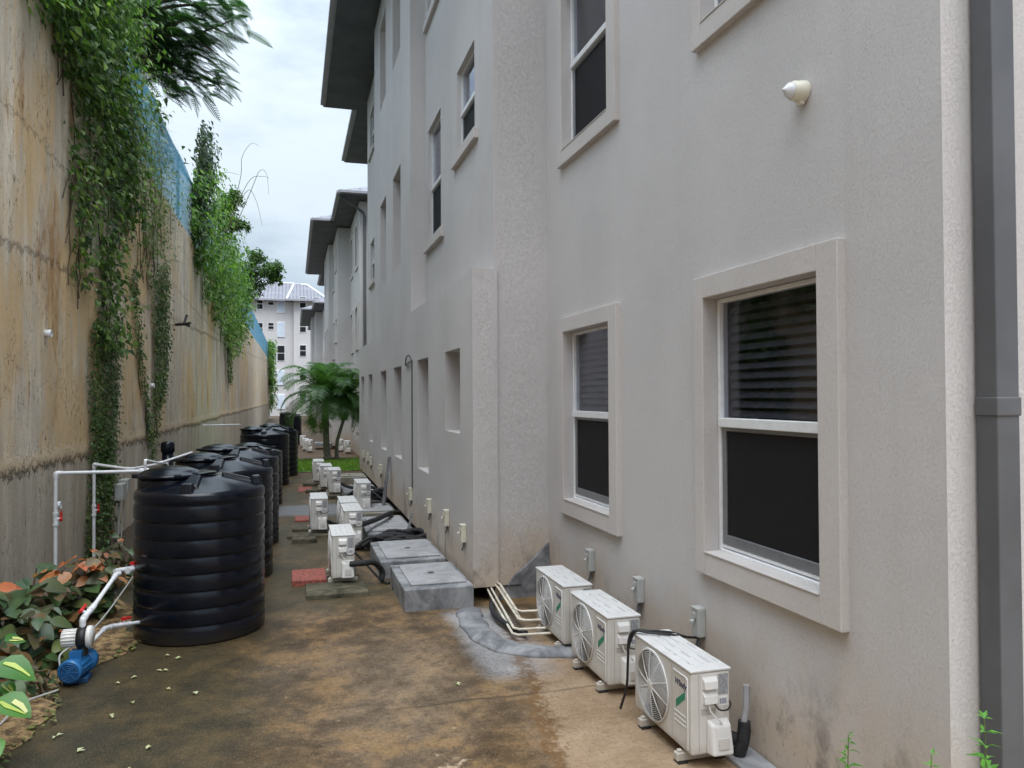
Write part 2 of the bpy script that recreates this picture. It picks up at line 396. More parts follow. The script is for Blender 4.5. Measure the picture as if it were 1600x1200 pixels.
def cement(name, a, b):
    k = NT(name); n = k.noise(2.6, 6, .65, dist=1.2); n2 = k.noise(26, 5, .75)
    c = k.mix(k.ss(n, .33, .66), a, b)
    c = k.mix(k.ss(n2, .55, .75, 0, .35), c, tuple(x*.4 for x in a))
    c = k.mix(k.ss(k.noise(1.4, 5, .7, v=k.mapv((1,1,1),(7,1,1))), .56, .7, 0, .5), c, (.42,.40,.37))
    k.bump(k.math('ADD', n2, n), .5, .005); return k.set(c, .8, spec=.3)
M['cement'] = cement('smeared_cement', (.12, .125, .135), (.33, .335, .345))
M['cement_lid'] = cement('chamber_lid', (.27, .27, .275), (.38, .38, .39))
M['cement_dark'] = cement('dark_cement', (.09, .09, .095), (.18, .18, .185))
M['slab'] = cement('mossy_slab', (.035, .035, .022), (.15, .13, .085))
M['slab_pale'] = cement('weathered_slab', (.19, .175, .12), (.33, .32, .29))
M['redslab'] = simple('red_slab', (.26, .075, .055), .8, var=.4, nscale=25, bumpk=.4)
M['soil'] = simple('planting_soil', (.05, .034, .02), .95, var=.6, nscale=18, bumpk=1)
def litter():
    k = NT('sandy_litter'); n = k.noise(9, 6, .75); n2 = k.noise(45, 4, .8)
    c = k.mix(k.ss(n, .4, .6), (.10, .06, .028), (.42, .28, .13)); c = k.mix(k.ss(n2, .55, .7, 0, .7), c, (.03, .02, .012)); c = k.mix(k.ss(k.noise(70,3,.7), .63, .7, 0, .7), c, (.6,.5,.36))
    k.bump(k.math('ADD', n, n2), 1, .02); return k.set(c, .9)
M['litter'] = litter()
M['grass_base'] = simple('lawn', (.12, .20, .04), .9, var=.35, nscale=3)
M['blade'] = leaf_mat('grass_blades', [(.08,.17,.025), (.14,.27,.045), (.22,.33,.075)], .3)
M['vine'] = leaf_mat('vine_leaves', [(.022,.055,.018), (.045,.095,.028), (.075,.145,.04), (.12,.20,.055), (.21,.31,.10)], .38, .4)
M['vine_dark'] = leaf_mat('dark_vine_leaves', [(.008,.022,.009), (.02,.046,.015), (.032,.07,.022), (.05,.10,.03)], .2, .4)
M['vine_small'] = leaf_mat('creeper_leaves', [(.022,.06,.015), (.04,.09,.023), (.065,.125,.03), (.12,.135,.05)], .2, .5)
M['vine_bright'] = leaf_mat('bright_bush_leaves', [(.035,.085,.02), (.07,.155,.036), (.12,.23,.055), (.22,.35,.10)], .42, .4)
M['straw'] = leaf_mat('dry_stems', [(.12,.14,.05), (.18,.18,.08), (.08,.12,.04), (.24,.22,.12)], .2, .7)
M['feather'] = leaf_mat('feathery_leaves', [(.02,.062,.025), (.032,.09,.036), (.05,.125,.05), (.075,.16,.075)], .32, .35)
M['treeleaf'] = leaf_mat('tree_leaves', [(.018,.045,.014), (.035,.085,.02), (.06,.13,.03), (.10,.19,.05)], .3, .45)
M['bark'] = simple('bark', (.13, .105, .08), .9, var=.35, nscale=9, bumpk=.6)
M['stem'] = simple('brown_stem', (.10, .075, .045), .8, var=.3)
M['palmtrunk'] = simple('palm_trunk', (.20, .185, .165), .85, var=.3, nscale=7, bumpk=.5)
M['crownshaft'] = simple('green_crownshaft', (.12, .16, .05), .5, var=.25)
M['frond'] = leaf_mat('palm_fronds', [(.022,.068,.022), (.038,.105,.032), (.068,.155,.045), (.12,.22,.07)], .35, .35)
M['bronze'] = leaf_mat('bronze_green_leaves', [(.028,.06,.03), (.05,.095,.045), (.08,.135,.06), (.075,.075,.042), (.15,.085,.045), (.11,.165,.065)], .2, .38, 3)
M['coral'] = leaf_mat('coral_leaves', [(.50,.12,.06), (.60,.20,.10), (.36,.10,.045), (.45,.24,.10), (.55,.22,.17)], .3, .4, 3)
M['bigleaf'] = leaf_mat('broad_green_leaves', [(.04,.13,.03), (.065,.19,.04), (.09,.24,.06)], .25, .35, 3)
M['varieg'] = leaf_mat('yellow_leaf_splash', [(.50,.55,.14), (.62,.62,.28), (.42,.52,.12)], .2, .4)
M['sprig'] = leaf_mat('sprig_leaves', [(.07,.21,.035), (.11,.30,.05), (.15,.36,.08)], .35, .35)
M['petal'] = leaf_mat('fallen_petals', [(.50,.48,.40), (.62,.60,.54), (.40,.44,.24), (.52,.46,.36)], .2, .6)
M['netting'] = mesh_mat('blue_netting', (.10, .38, .56), .16, 9)
M['post'] = simple('fence_post', (.16, .15, .14), .7, var=.2)
M['roof'] = None
def roofmat(name, col, col2):
    k = NT(name); X, Y, Z = k.xyz(); w = k.math('FRACT', k.math('MULTIPLY', X, 2.0))
    c = k.mix(k.ss(k.math('ABSOLUTE', k.math('SUBTRACT', w, .5)), .28, .42), col, col2)
    c = k.mix(k.ss(k.noise(.4, 4), .4, .7, 0, .3), c, (.28,.28,.30)); k.bump(w, .4, .03)
    return k.set(c, .5)
M['roof'] = roofmat('profiled_metal_roof', (.15, .15, .175), (.075, .075, .095))
M['ridgecap'] = simple('white_ridge_cap', (.72, .73, .77), .5)
M['louvre'] = simple('white_louvre', (.70, .77, .86), .5, var=.03)
M['timber'] = simple('grey_timber', (.10, .10, .105), .7, var=.3, nscale=6)

# ------------------------------------------------------------------ setting
g = MB()
ys = [-60, -20, 0, 8, 16, 22, 24.5, 28, 32, 36, 60, 140, 400]
for a, b in zip(ys[:-1], ys[1:]):
    g.add([(-400,a,gz(a)),(400,a,gz(a)),(400,b,gz(b)),(-400,b,gz(b))], [(0,1,2,3)])
tag(g.build('ground', M['ground']), 'brown and olive stained wet concrete ground of the alley', kind='structure')

bed = MB(); nx, ny = 16, 90; rr = random.Random(3); vs = []
for j in range(ny+1):
    y = -2 + 17*j/ny; ed = -1.62 + .16*math.sin(y*1.7) + .10*math.sin(y*4.1+1) + .04*math.sin(y*11)
    if y < 6.4: ed -= .16*(6.4-y)*.5
    if y > 8.2: ed -= .12*(min(y,10)-8.2)
    for i in range(nx+1):
        t = i/nx; x = -2.74 + (ed+2.74)*t
        z = gz(y) + .004 + (.075*(1-t)**.5 if t < 1 else 0) + rr.uniform(-.012, .012)*(t < .98)
        vs.append((x, y, max(z, .003)))
w = nx+1
bed.add(vs, [(j*w+i, j*w+i+1, (j+1)*w+i+1, (j+1)*w+i) for j in range(ny) for i in range(nx)], 0, True)
for f in range(len(bed.m)):
    if f % nx >= nx-6: bed.m[f] = 1
tag(bed.build('planting_bed', [M['soil'], M['litter']]), 'strip of soil and sandy leaf litter along the retaining wall', kind='structure')

lw = MB(); n = 24
L0, L1 = 24.35, 31.9
for j in range(n):
    a = L0+(L1-L0)*j/n; b = L0+(L1-L0)*(j+1)/n
    lw.add([(-2.7,a,gz(a)+.02),(9,a,gz(a)+.02),(9,b,gz(b)+.02),(-2.7,b,gz(b)+.02)], [(0,1,2,3)])
tag(lw.build('lawn', M['grass_base']), 'strip of mown lawn between the first two buildings', kind='structure')
gb = MB(); rr = random.Random(5)
for i in range(9000):
    x = rr.uniform(-1.2, 3.2); y = L0 + (L1-L0)*rr.random()**1.3; y += .12*math.sin(x*5)
    h = rr.uniform(.05, .11); a = rr.uniform(0, 6.28); dx, dy = .012*math.cos(a), .012*math.sin(a); z = gz(y)+.02
    lx, ly = rr.uniform(-.04,.04), rr.uniform(-.04,.04)
    gb.add([(x-dx,y-dy,z),(x+dx,y+dy,z),(x+lx,y+ly,z+h)], [(0,1,2)])
tag(gb.build('grass', M['blade']), 'short bright green grass blades on the lawn strip', 'grass', kind='stuff')

XW = -2.75
hs = MB(); hs.box((-80, -30, -1), (XW-.32, 104, 6.72))
tag(hs.build('hillside', M['soil']), 'raised earth terrace held back behind the retaining wall', kind='structure')
rw = MB()
segs = [(-10, 16.9, 0), (16.9, 25.6, -.03), (25.6, 37, -.075), (37, 50, -.05), (50, 66, -.07), (66, 84, -.05), (84, 103, -.06)]
for i, (a, b, dx) in enumerate(segs):
    top = 6.80 + .02*(i % 2)
    n = 24
    for j in range(1): rw.box((XW-.3, a, -1), (XW+dx, b, top))
o = rw.build('retaining_wall', M['retain'], bevel=.012)
tag(o, 'tall board-marked concrete retaining wall stained orange and grey', 'retaining wall')

# ------------------------------------------------------------------ buildings
Z1, Z2, Z3, ZT = 0., 3.76, 7.5, 11.36
mir = lambda a: 32.2 - a
def grid(mb, holes, u0, u1, v0, v1, P, flip, mat):
    us = sorted({u0, u1, *[h[0] for h in holes], *[h[1] for h in holes]}); vv = sorted({v0, v1, *[h[2] for h in holes], *[h[3] for h in holes]})
    for a, b in zip(us[:-1], us[1:]):
        for c, d in zip(vv[:-1], vv[1:]):
            m, q = (a+b)/2, (c+d)/2
            if any(h[0] < m < h[1] and h[2] < q < h[3] for h in holes): continue
            f = [P(a,c), P(b,c), P(b,d), P(a,d)]
            mb.add(f, [(3,2,1,0) if flip else (0,1,2,3)], mat)
def wall_x(mb, X, y0, y1, z0, z1, holes=(), depth=.13, back=False, mat=0, jm=0):
    grid(mb, holes, y0, y1, z0, z1, lambda u, v: (X, u, v), True, mat)
    for (a, b, c, d) in holes:
        D = X+depth
        mb.add([(X,a,c),(X,b,c),(D,b,c),(D,a,c)], [(0,1,2,3)], jm); mb.add([(X,a,d),(D,a,d),(D,b,d),(X,b,d)], [(0,1,2,3)], jm)
        mb.add([(X,a,c),(D,a,c),(D,a,d),(X,a,d)], [(0,1,2,3)], jm); mb.add([(X,b,c),(X,b,d),(D,b,d),(D,b,c)], [(0,1,2,3)], jm)
        if back: mb.add([(D,a,c),(D,b,c),(D,b,d),(D,a,d)], [(3,2,1,0)], jm)
def wall_y(mb, Y, x0, x1, z0, z1, mat=0, up=False):
    mb.add([(x0,Y,z0),(x1,Y,z0),(x1,Y,z1),(x0,Y,z1)], [(3,2,1,0) if up else (0,1,2,3)], mat)

XA, XB, XC = 2.845, 2.197, 1.94
Y0, YF = 2.81, 8.45; Y1, YE = mir(YF), mir(Y0)
def add_window(root, off, X, y0, y1, z0, z1, rail, surround=None, sill=None, blind=False, screen=True, set_=.06):
    """double-hung window standing in a wall opening that faces -X"""
    f = MB(); t = .034; xa, xb = X+set_, X+set_+.07
    f.box((xa, y0+.004, z0+.004), (xb, y0+t, z1-.004)); f.box((xa, y1-t, z0+.004), (xb, y1-.004, z1-.004))
    f.box((xa+.001, y0+t, z1-t), (xb, y1-t, z1-.004)); f.box((xa-.004, y0+t, z0+.004), (xb, y1-t, z0+.028))
    f.box((xa-.018, y0+t+.002, rail-.035), (xb-.002, y1-t-.002, rail+.03))
    f.box((xa+.015, y0+t+.002, z0+.035), (xb-.01, y1-t-.002, z0+.06))
    w = f.build('window', M['white_frame'], root, bevel=.004, seg=1, off=off)
    s = MB(); a, b, c, d = y0+t+.004, y1-t-.004, z0+.062, rail-.037; q = .05; xs = xa+.012
    s.box((xs, a, c), (xs+.025, a+q, d)); s.box((xs, b-q, c), (xs+.025, b, d)); s.box((xs, a+q, c), (xs+.025, b-q, c+q+.02)); s.box((xs, a+q, d-q*.5), (xs+.025, b-q, d))
    sc = s.build('lower_sash', M['grey_frame'], w, bevel=.003, seg=1)
    p = MB(); p.box((xs+.010, a+q, c+q), (xs+.013, b-q, d-q*.5)); p.build('insect_screen', M['screen'], w)
    p = MB(); p.box((xa+.03, y0+t-.002, rail+.02), (xa+.036, y1-t+.002, z1-t+.002)); p.build('upper_pane', M['glass'], w)
    p = MB(); p.box((xa+.05, y0+t-.002, z0+.05), (xa+.056, y1-t+.002, rail-.02)); p.build('lower_pane', M['glass'], w)
    if blind:
        bl = MB(); zz = z0+.1
        while zz < z1-.06:
            bl.add([(xa+.075, y0+.04, zz), (xa+.075, y1-.04, zz), (xa+.10, y1-.04, zz+.044), (xa+.10, y0+.04, zz+.044)], [(0,1,2,3)]); zz += .066
        bl.build('blind', M['blind'], w)
    bk = MB(); bk.box((X+.42, y0-.05, z0-.05), (X+.43, y1+.05, z1+.05)); bk.build('painted_room_shade', M['shade_paint'], w)  # near-black sheet painted as the darkness of the unlit room
    if surround:
        A, B, C, D = surround; m = MB(); p_ = .055
        m.box((X-p_, A, C), (X+.02, y0-.001, D)); m.box((X-p_, y1+.001, C), (X+.02, B, D)); m.box((X-p_, y0-.001, z1+.001), (X+.02, y1+.001, D)); m.box((X-p_, y0-.001, C), (X+.02, y1+.001, z0-.001))
        m.build('surround', M['stucco_trim'], w, bevel=.006, seg=2)
        m = MB(); m.box((X-p_-.006, y0+.003, z0-.001), (X+set_-.002, y1-.003, z0+.012)); m.build('sill', M['stucco_trim'], w, bevel=.003, seg=1)
    if sill:
        A, B, C = sill; m = MB(); m.box((X-.06, A, C), (X+.02, B, z0-.004)); m.build('sill', M['stucco_trim'], w, bevel=.006, seg=2)
    for ch in w.children:  # parts are modelled in building coordinates
        ch.data.transform(Matrix.Translation((-off[0], -off[1], -off[2])))
    return w

def make_building(label):
    off = (XA, Y0, 0)
    root = thing('apartment_building', label, 'apartment building', off)
    W = MB(); B0 = -1.0
    wins = []
    aw = [(3.63, 4.86), (6.565, 7.805)]
    for s in (0, 1):
        fy = (lambda a, b: (a, b)) if s == 0 else (lambda a, b: (mir(b), mir(a)))
        hA = []
        for (a, b) in aw:
            for z in (Z1, Z2, Z3):
                u, v = fy(a, b); hA.append((u, v, z+1.19, z+2.985)); oa, ob = (3.455, 4.985) if a < 5 else (6.385, 7.95)
                so = fy(oa, ob); wins.append((XA, u, v, z+1.19, z+2.985, z+2.11, (so[0], so[1], z+1.035, z+3.14), None, z < 1))
        hB = []
        for z in (0, 3.78):
            u, v = fy(9.36, 10.43); hB.append((u, v, 5.63+z, 6.8+z)); so = fy(9.17, 10.6); wins.append((XB, u, v, 5.63+z, 6.8+z, 6.2+z, None, (so[0], so[1], 5.49+z), False))
            u, v = fy(11.66, 12.82); hB.append((u, v, 4.88+z, 6.775+z)); so = fy(11.42, 12.98); wins.append((XB, u, v, 4.88+z, 6.775+z, 5.78+z, None, (so[0], so[1], 4.73+z), False))
        u, v = fy(Y0, YF); wall_x(W, XA, u, v, B0, ZT, hA, .13)
        u, v = fy(YF, 13.1); wall_x(W, XB, u, v, 3.745, ZT, hB, .13)
        Yf = YF if s == 0 else Y1
        wall_y(W, Yf, XB, XA, B0, ZT, 0, s == 1); e_ = -.03 if s == 0 else .03; wall_y(W, Yf+e_, XC, XB+.035, .155, 3.745, 0, s == 1); W.add([(XB+.035,Yf+e_,.155),(XB+.035,Yf,.155),(XB+.035,Yf,3.745),(XB+.035,Yf+e_,3.745)], [(0,1,2,3) if s == 0 else (3,2,1,0)])
        W.add([(XC,Yf+e_,3.745),(XB+.035,Yf+e_,3.745),(XB+.035,Yf,3.745),(XC,Yf,3.745)], [(0,1,2,3) if s == 0 else (3,2,1,0)])
        Yb = 13.1 if s == 0 else mir(13.1)
        wall_y(W, Yb, XC, XB, 3.745, ZT, 0, s == 1)
        wall_y(W, Y0 if s == 0 else YE, XA, 15, B0, ZT, 0, s == 1)
    slots = [(9.1, 10.06, 1.85, 2.89), (11.36, 12.42, 1.15, 2.89), (14.32, 15.46, 1.13, 2.88)]
    slots = slots + [(mir(b), mir(a), c, d) for a, b, c, d in slots]
    wall_x(W, XC, YF-.03, Y1+.03, .155, 3.745, slots, .30, True, 0, 1)
    ups = [(14.36, 15.5, z, zz) for z, zz in ((4.8, 6.68), (8.88, 10.8))]; ups = ups + [(mir(b), mir(a), c, d) for a, b, c, d in ups]
    wall_x(W, XC, 13.1, mir(13.1), 3.745, ZT, ups, .30, True, 0, 1)
    for (a, b) in ((YF, 13.1), (mir(13.1), Y1)): W.add([(XC,a,3.745),(XB,a,3.745),(XB,b,3.745),(XC,b,3.745)], [(0,1,2,3)])
    W.add([(XC,YF-.03,.155),(XC,Y1+.03,.155),(2.5,Y1+.03,.155),(2.5,YF-.03,.155)], [(0,1,2,3)], 2)  # underside, and the wall set back below, painted near-black as shade
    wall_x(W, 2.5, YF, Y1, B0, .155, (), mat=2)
    W.add([(15,Y0,B0),(15,YE,B0),(15,YE,ZT),(15,Y0,ZT)], [(0,1,2,3)])
    for z in (3.4, 7.2, ZT-.01): W.add([(XA+.45,Y0+.1,z),(15,Y0+.1,z),(15,YE-.1,z),(XA+.45,YE-.1,z)], [(3,2,1,0)], 2)
    W.build('wall', [M['stucco'], M['niche'], M['shade_paint']], root, off=off)
    for (X, a, b, c, d, rl, sur, sill, bl) in wins:
        add_window(root, off, X, a, b, c, d, rl, sur, sill, bl)
    # roof: main hip and the hip over the projecting middle
    e = MB(); zs = ZT+.04
    def slab(x0, x1, y0, y1):
        e.box((x0, y0, zs), (x1, y1, zs+.02), 0)
    slab(1.96, 15.8, Y0-.9, YF-.9); slab(.98, 15.81, YF-.9+.001, Y1+.9-.001); slab(1.961, 15.8, Y1+.9, YE+.9)
    e.build('soffit', M['soffit'], root, off=off)
    rf = MB(); zr = zs+.17
    def hip(x0, x1, y0, y1, p):
        hw = (x1-x0)/2; h = hw*p
        v = [(x0,y0,zr),(x1,y0,zr),(x1,y1,zr),(x0,y1,zr),((x0+x1)/2,y0+hw,zr+h),((x0+x1)/2,y1-hw,zr+h)]
        rf.add(v, [(0,1,4),(1,2,5,4),(2,3,5),(3,0,4,5),(3,2,1,0)])
    hip(1.9, 15.85, Y0-.95, YE+.95, .42); hip(.9, 15.0, YF-.95, Y1+.95, .42)
    r_ = rf.build('roof', M['roof'], root, off=off)
    # fascia + box gutter along every street-side eave
    gt = MB()
    def gut_x(x, y0, y1):
        gt.box((x-.02, y0, zs+.022), (x+.02, y1, zs+.2)); gt.box((x-.15, y0-.001, zs+.05), (x-.021, y1+.001, zs+.17))
        y = y0+.5
        while y < y1: gt.box((x-.155, y, zs+.045), (x-.022, y+.04, zs+.175)); y += 1.2
    def gut_y(y, x0, x1, s):
        a, b = (y-.15, y-.021) if s < 0 else (y+.021, y+.15)
        gt.box((x0, y-.02, zs+.023), (x1, y+.02, zs+.201)); gt.box((x0+.021, a, zs+.051), (x1, b, zs+.171))
    gut_x(1.96, Y0-.9, YF-.95); gut_x(.98, YF-.9, Y1+.9); gut_x(1.96, Y1+.95, YE+.9)
    gut_y(Y0-.9, 1.9, 15.8, -1); gut_y(YF-.9, .9, 1.8, -1); gut_y(YE+.9, 1.9, 15.8, 1); gut_y(Y1+.9, .9, 1.8, 1)
    gt.build('gutter', M['gutter'], root, off=off, bevel=.008, seg=1)
    dp = MB(); dp.box((3.0, 2.685, -1), (3.128, 2.795, 10.7)); 
    for z in (2.2, 6.2): dp.box((2.994, 2.678, z), (3.134, 2.796, z+.085))
    d_ = dp.build('downpipe', M['pipe_grey'], root, off=off, bevel=.006, seg=2)
    el = MB(); el.tube([(3.064, 2.74, 10.65), (3.0, 2.70, 10.85), (1.95, 2.2, zs+.0)], .06, 8); el.build('gutter_outlet', M['pipe_grey'], root, off=off)
    return root
b1 = make_building('nearest grey stucco apartment building filling the right side of the photo')
# cement smear at the inner corner and the painted foot of the near wall
cp = MB(); cp.hexa([(2.22,8.449,.0),(2.84,8.449,.0),(2.84,8.449,.62),(2.62,8.449,.42),(2.42,8.449,.26)], [(2.22,8.435,.0),(2.84,8.435,.0),(2.84,8.435,.60),(2.62,8.435,.40),(2.42,8.435,.24)])
cp.build('cement_patch', M['cement'], b1, off=(XA, Y0, 0))
b2 = copy_tree(b1); b2.location = (XA, Y0+31.8, -.35); b2['label'] = 'second grey apartment building in the row, seen behind the palm'
b3 = copy_tree(b1); b3.location = (XA-.1, Y0+68.5, -.75); b3['label'] = 'third apartment building of the row, only its eave corner showing above the palm'
for b in (b1, b2, b3): b['group'] = 'apartment blocks along the alley'
for b in (b2, b3):
    for ch in list(b.children):
        if ch.name.startswith('cement_patch'): bpy.data.objects.remove(ch)

# end building facing down the alley
bx = thing('apartment_building', 'pale five-storey block with a hipped metal roof closing the far end of the alley', 'apartment building', (0, 115, -.5), group='apartment blocks along the alley')
off = (0, 115, 0)
m = MB(); m.box((-14, 115, -.5), (.1, 127, 16.1)); m.box((.1, 114.2, -.5), (4.2, 127.01, 16.09)); m.box((4.2, 116.0, -.5), (16, 127.02, 16.08))
m.build('wall', M['stucco_far'], bx, off=off)
m = MB()
def hipy(m, x0, x1, y0, y1, z, h, mat=0):
    hw = (y1-y0)/2
    m.add([(x0,y0,z),(x1,y0,z),(x1,y1,z),(x0,y1,z),(x0+hw*.55,y0+hw,z+h),(x1-hw*.55,y0+hw,z+h)], [(0,1,5,4),(1,2,5),(2,3,4,5),(3,0,4),(3,2,1,0)], mat)
hipy(m, -15, 4.9, 113.9, 127.8, 16.25, 3.3)
m.add([(-.9,113.2,16.2),(5.0,113.2,16.2),(5.0,121,16.2),(-.9,121,16.2),(.1,121,19.4),(2.0,121,19.4)], [(0,1,5,4),(1,2,5),(3,0,4),(3,2,1,0),(2,3,4,5)])
rf = m.build('roof', M['roof'], bx, off=off)
m = MB(); m.tube([(-.9,113.2,16.25),(.1,121,19.45)], .16, 6); m.tube([(5.0,113.2,16.25),(2.0,121,19.45)], .16, 6); m.tube([(.1,121,19.45),(2.0,121,19.45)], .16, 6); m.tube([(-15,113.9,16.3),(-11.2,120.85,19.6),(.1,121,19.6)], .12, 6)
m.build('ridge_cap', M['ridgecap'], rf, off=off)
m = MB(); m.box((-15.1, 113.8, 16.05), (-.9, 113.95, 16.28)); m.box((-.95, 113.05, 16.0), (5.1, 113.2, 16.25)); m.build('gutter', M['gutter'], bx, off=off)
for zi in range(5):
    z = 1.4 + 3.45*zi - .55
    for (x0, x1, zz0, zz1, kind, Y) in ((-3.4, -2.7, .9, 1.75, 'w', 115), (-2.15, -1.2, -.15, 1.95, 'l' if zi != 2 else 'w', 115), (.95, 1.75, .5, 2.0, 'w', 114.2), (-4.9, -4.2, .3, 1.7, 'w', 115), (2.8, 3.5, .5, 2.0, 'w', 114.2), (-9, -7.8, .3, 1.9, 'w', 115)):
        f = MB(); f.box((x0-.12, Y-.06, z+zz0-.12), (x1+.12, Y+.03, z+zz1+.1))
        w = f.build('window', M['white_frame'], bx, off=off)
        if kind == 'w':
            p = MB(); mid = (zz0+zz1)/2; p.box((x0, Y-.10, z+zz0), (x1, Y-.061, z+mid-.06)); p.box((x0, Y-.10, z+mid+.06), (x1, Y-.061, z+zz1)); p.build('pane', M['shade_paint'], w, off=off)
        else:
            p = MB(); q = zz0
            while q < zz1-.05:
                p.hexa([(x0, Y-.061, z+q), (x1, Y-.061, z+q), (x1, Y-.061, z+q+.1), (x0, Y-.061, z+q+.1)], [(x0, Y-.14, z+q-.04), (x1, Y-.14, z+q-.04), (x1, Y-.12, z+q-.01), (x0, Y-.12, z+q-.01)]); q += .16
            p.build('louvre', M['louvre'], w, off=off)
for ch in bx.children: ch.location.z = .5

# ------------------------------------------------------------------ condenser units
def make_ac():
    t = thing('air_conditioner', 'x', 'air conditioner', group='outdoor air conditioner units')
    b = MB(); b.box((0, 0, .05), (.27, .81, .555)); body = b.build('casing', M['ac_white'], t, bevel=.014, seg=3)
    s = MB()
    s.box((-.0015, .245, .08), (.0, .248, .54)); s.box((-.001, .012, .066), (.0, .80, .069)); s.box((.052, -.0015, .065), (.055, 0, .545)); s.box((.2345, -.0012, .065), (.236, 0, .545))
    for i in range(9): s.box((.055+.015, -.0012, .292+.007*i), (.17, 0, .295+.007*i))
    s.build('casing_seam', M['ac_seam'], body)
    tp = MB(); tp.box((-.006, -.006, .5552), (.276, .816, .572)); top = tp.build('top_panel', M['ac_top'], t, bevel=.006, seg=2)
    rb = MB()
    for x in (.06, .13, .20): rb.box((x, .1, .572), (x+.018, .71, .5755))
    rb.build('top_rib', M['ac_top'], top, bevel=.002, seg=1)
    st = MB(); rr = random.Random(4)
    for x in (.05, .115, .185, .24):
        y = .06+rr.random()*.2
        while y < .7:
            l = rr.uniform(.02, .16); st.box((x, y, .5721), (x+.005, min(y+l, .75), .5728)); y += l+rr.uniform(.03, .3)
    st.build('dirt_line', M['sticker'], top)
    cy, cz, rad = .52, .305, .232; c = (0, cy, cz)
    fr = MB(); fr.lathe([(0, -.0015), (rad+.004, -.0015), (rad+.004, 0)], 56, c, 'x', smooth=False); back = fr.build('dark_fan_disc', M['fan_dark'], t)  # flat near-black disc painted as the shaded hollow behind the grille
    fb = MB()
    for i in range(3):
        a = 2*math.pi*i/3 + .5; pts = []
        for q, r0 in ((-.1, .05), (.35, .15), (.55, .215), (1.5, .215), (1.35, .13), (.9, .05)):
            pts.append((cy+r0*math.cos(a+q), cz+r0*math.sin(a+q)))
        fb.hexa([(-.002, y, z) for y, z in pts], [(-.007, y, z) for y, z in pts])
    fb.lathe([(0, -.012), (.05, -.011), (.052, -.002)], 24, c, 'x'); fb.build('fan_blade', M['fan_grey'], back)
    gr = MB()
    r = .045
    while r < rad: gr.torus((-.016-.008*(1-(r/rad)**2), cy, cz), r, .0018, 'x', 48, 4); r += .0122
    gr.torus((-.006, cy, cz), rad, .007, 'x', 56, 6)
    gr.lathe([(0, -.028), (.03, -.027), (.04, -.024), (.041, -.018)], 24, c, 'x')
    for i in range(10):
        a = 2*math.pi*(i+.3)/10
        gr.tube([(-.024, cy+.035*math.cos(a), cz+.035*math.sin(a)), (-.022, cy+.12*math.cos(a+.02), cz+.12*math.sin(a+.02)), (-.010, cy+(rad+.002)*math.cos(a+.05), cz+(rad+.002)*math.sin(a+.05))], .0042, 5)
    gr.build('fan_grille', M['ac_plastic'], t)
    lp = MB(); lp.hexa([(0,.03,.085),(0,.225,.085),(0,.225,.515),(0,.03,.515)], [(-.004,.036,.09),(-.004,.22,.09),(-.004,.22,.51),(-.004,.036,.51)])
    lpo = lp.build('label_plate', M['ac_white'], t, bevel=.002, seg=2)
    bo = MB(); bo.tube([(-.005,.218,.515),(-.005,.05,.515),(-.005,.033,.50),(-.005,.033,.08)], .0045, 6); bo.build('plate_border', M['ac_plastic'], lpo)
    for i in range(3):
        pass
    bars = MB()
    for i in range(3): bars.box((-.0075, .06, .262-.03*i), (-.004, .205, .2665-.03*i))
    bars.build('plate_rib', M['ac_plastic'], lpo)
    lg = MB(); lg.hexa([(-.004,.068,.375),(-.004,.068,.42),(-.004,.185,.335),(-.004,.185,.285)][::-1], [(-.0052,.068,.375),(-.0052,.068,.42),(-.0052,.185,.335),(-.0052,.185,.285)][::-1]); lg.build('logo_stripe', M['logo_green'], lpo)
    cu = bpy.data.curves.new('logo_text', 'FONT'); cu.body = 'Windy'; cu.size = .056; cu.shear = .3; cu.extrude = .0006; cu.offset = .0014; cu.align_x = 'CENTER'
    to = bpy.data.objects.new('tmp', cu); COL.objects.link(to); bpy.context.view_layer.update()
    me = bpy.data.meshes.new_from_object(to.evaluated_get(bpy.context.evaluated_depsgraph_get())); bpy.data.objects.remove(to)
    me.transform(Matrix(((0,0,-1,-.0048),(-1,0,0,.128),(0,1,0,.435),(0,0,0,1)))); me.materials.clear(); me.materials.append(M['logo_navy']); me.name = 'logo_text'
    lo = bpy.data.objects.new('logo_text', me); COL.objects.link(lo); lo.parent = lpo
    # service end with the two hand grips, stickers and valve cover
    hp = MB()
    for z in (.452, .362):
        hp.hexa([(.075,0,z),(.175,0,z),(.175,0,z+.08),(.075,0,z+.08)], [(.083,-.034,z+.006),(.167,-.034,z+.006),(.172,-.026,z+.05),(.078,-.026,z+.05)])
    hp.box((.068, -.004, .33), (.18, 0, .54)); hp.build('hand_grip', M['ac_plastic'], t, bevel=.005, seg=2)
    sk = MB(); sk.box((.19, -.0015, .41), (.255, 0, .535)); sk.build('rating_label', M['sticker'], t)
    sk = MB(); sk.box((.19, -.0016, .34), (.252, 0, .40)); pa = sk.build('barcode_label', M['paper'], t)
    bc = MB(); x = .197
    rr = random.Random(2)
    while x < .245: w_ = rr.uniform(.001, .0035); bc.box((x, -.0022, .35), (x+w_, -.0016, .385)); x += w_+.0025
    bc.build('barcode', M['logo_navy'], pa)
    vc = MB(); vc.hexa([(.10,0,.055),(.255,0,.055),(.255,0,.27),(.10,0,.27)], [(.115,-.07,.06),(.258,-.07,.06),(.25,-.045,.235),(.125,-.045,.235)]); vco = vc.build('valve_cover', M['ac_plastic'], t, bevel=.014, seg=3)
    vp = MB(); vp.box((.15, -.0725, .10), (.225, -.069, .17)); vp.build('cover_panel', M['ac_white'], vco, bevel=.002, seg=1)
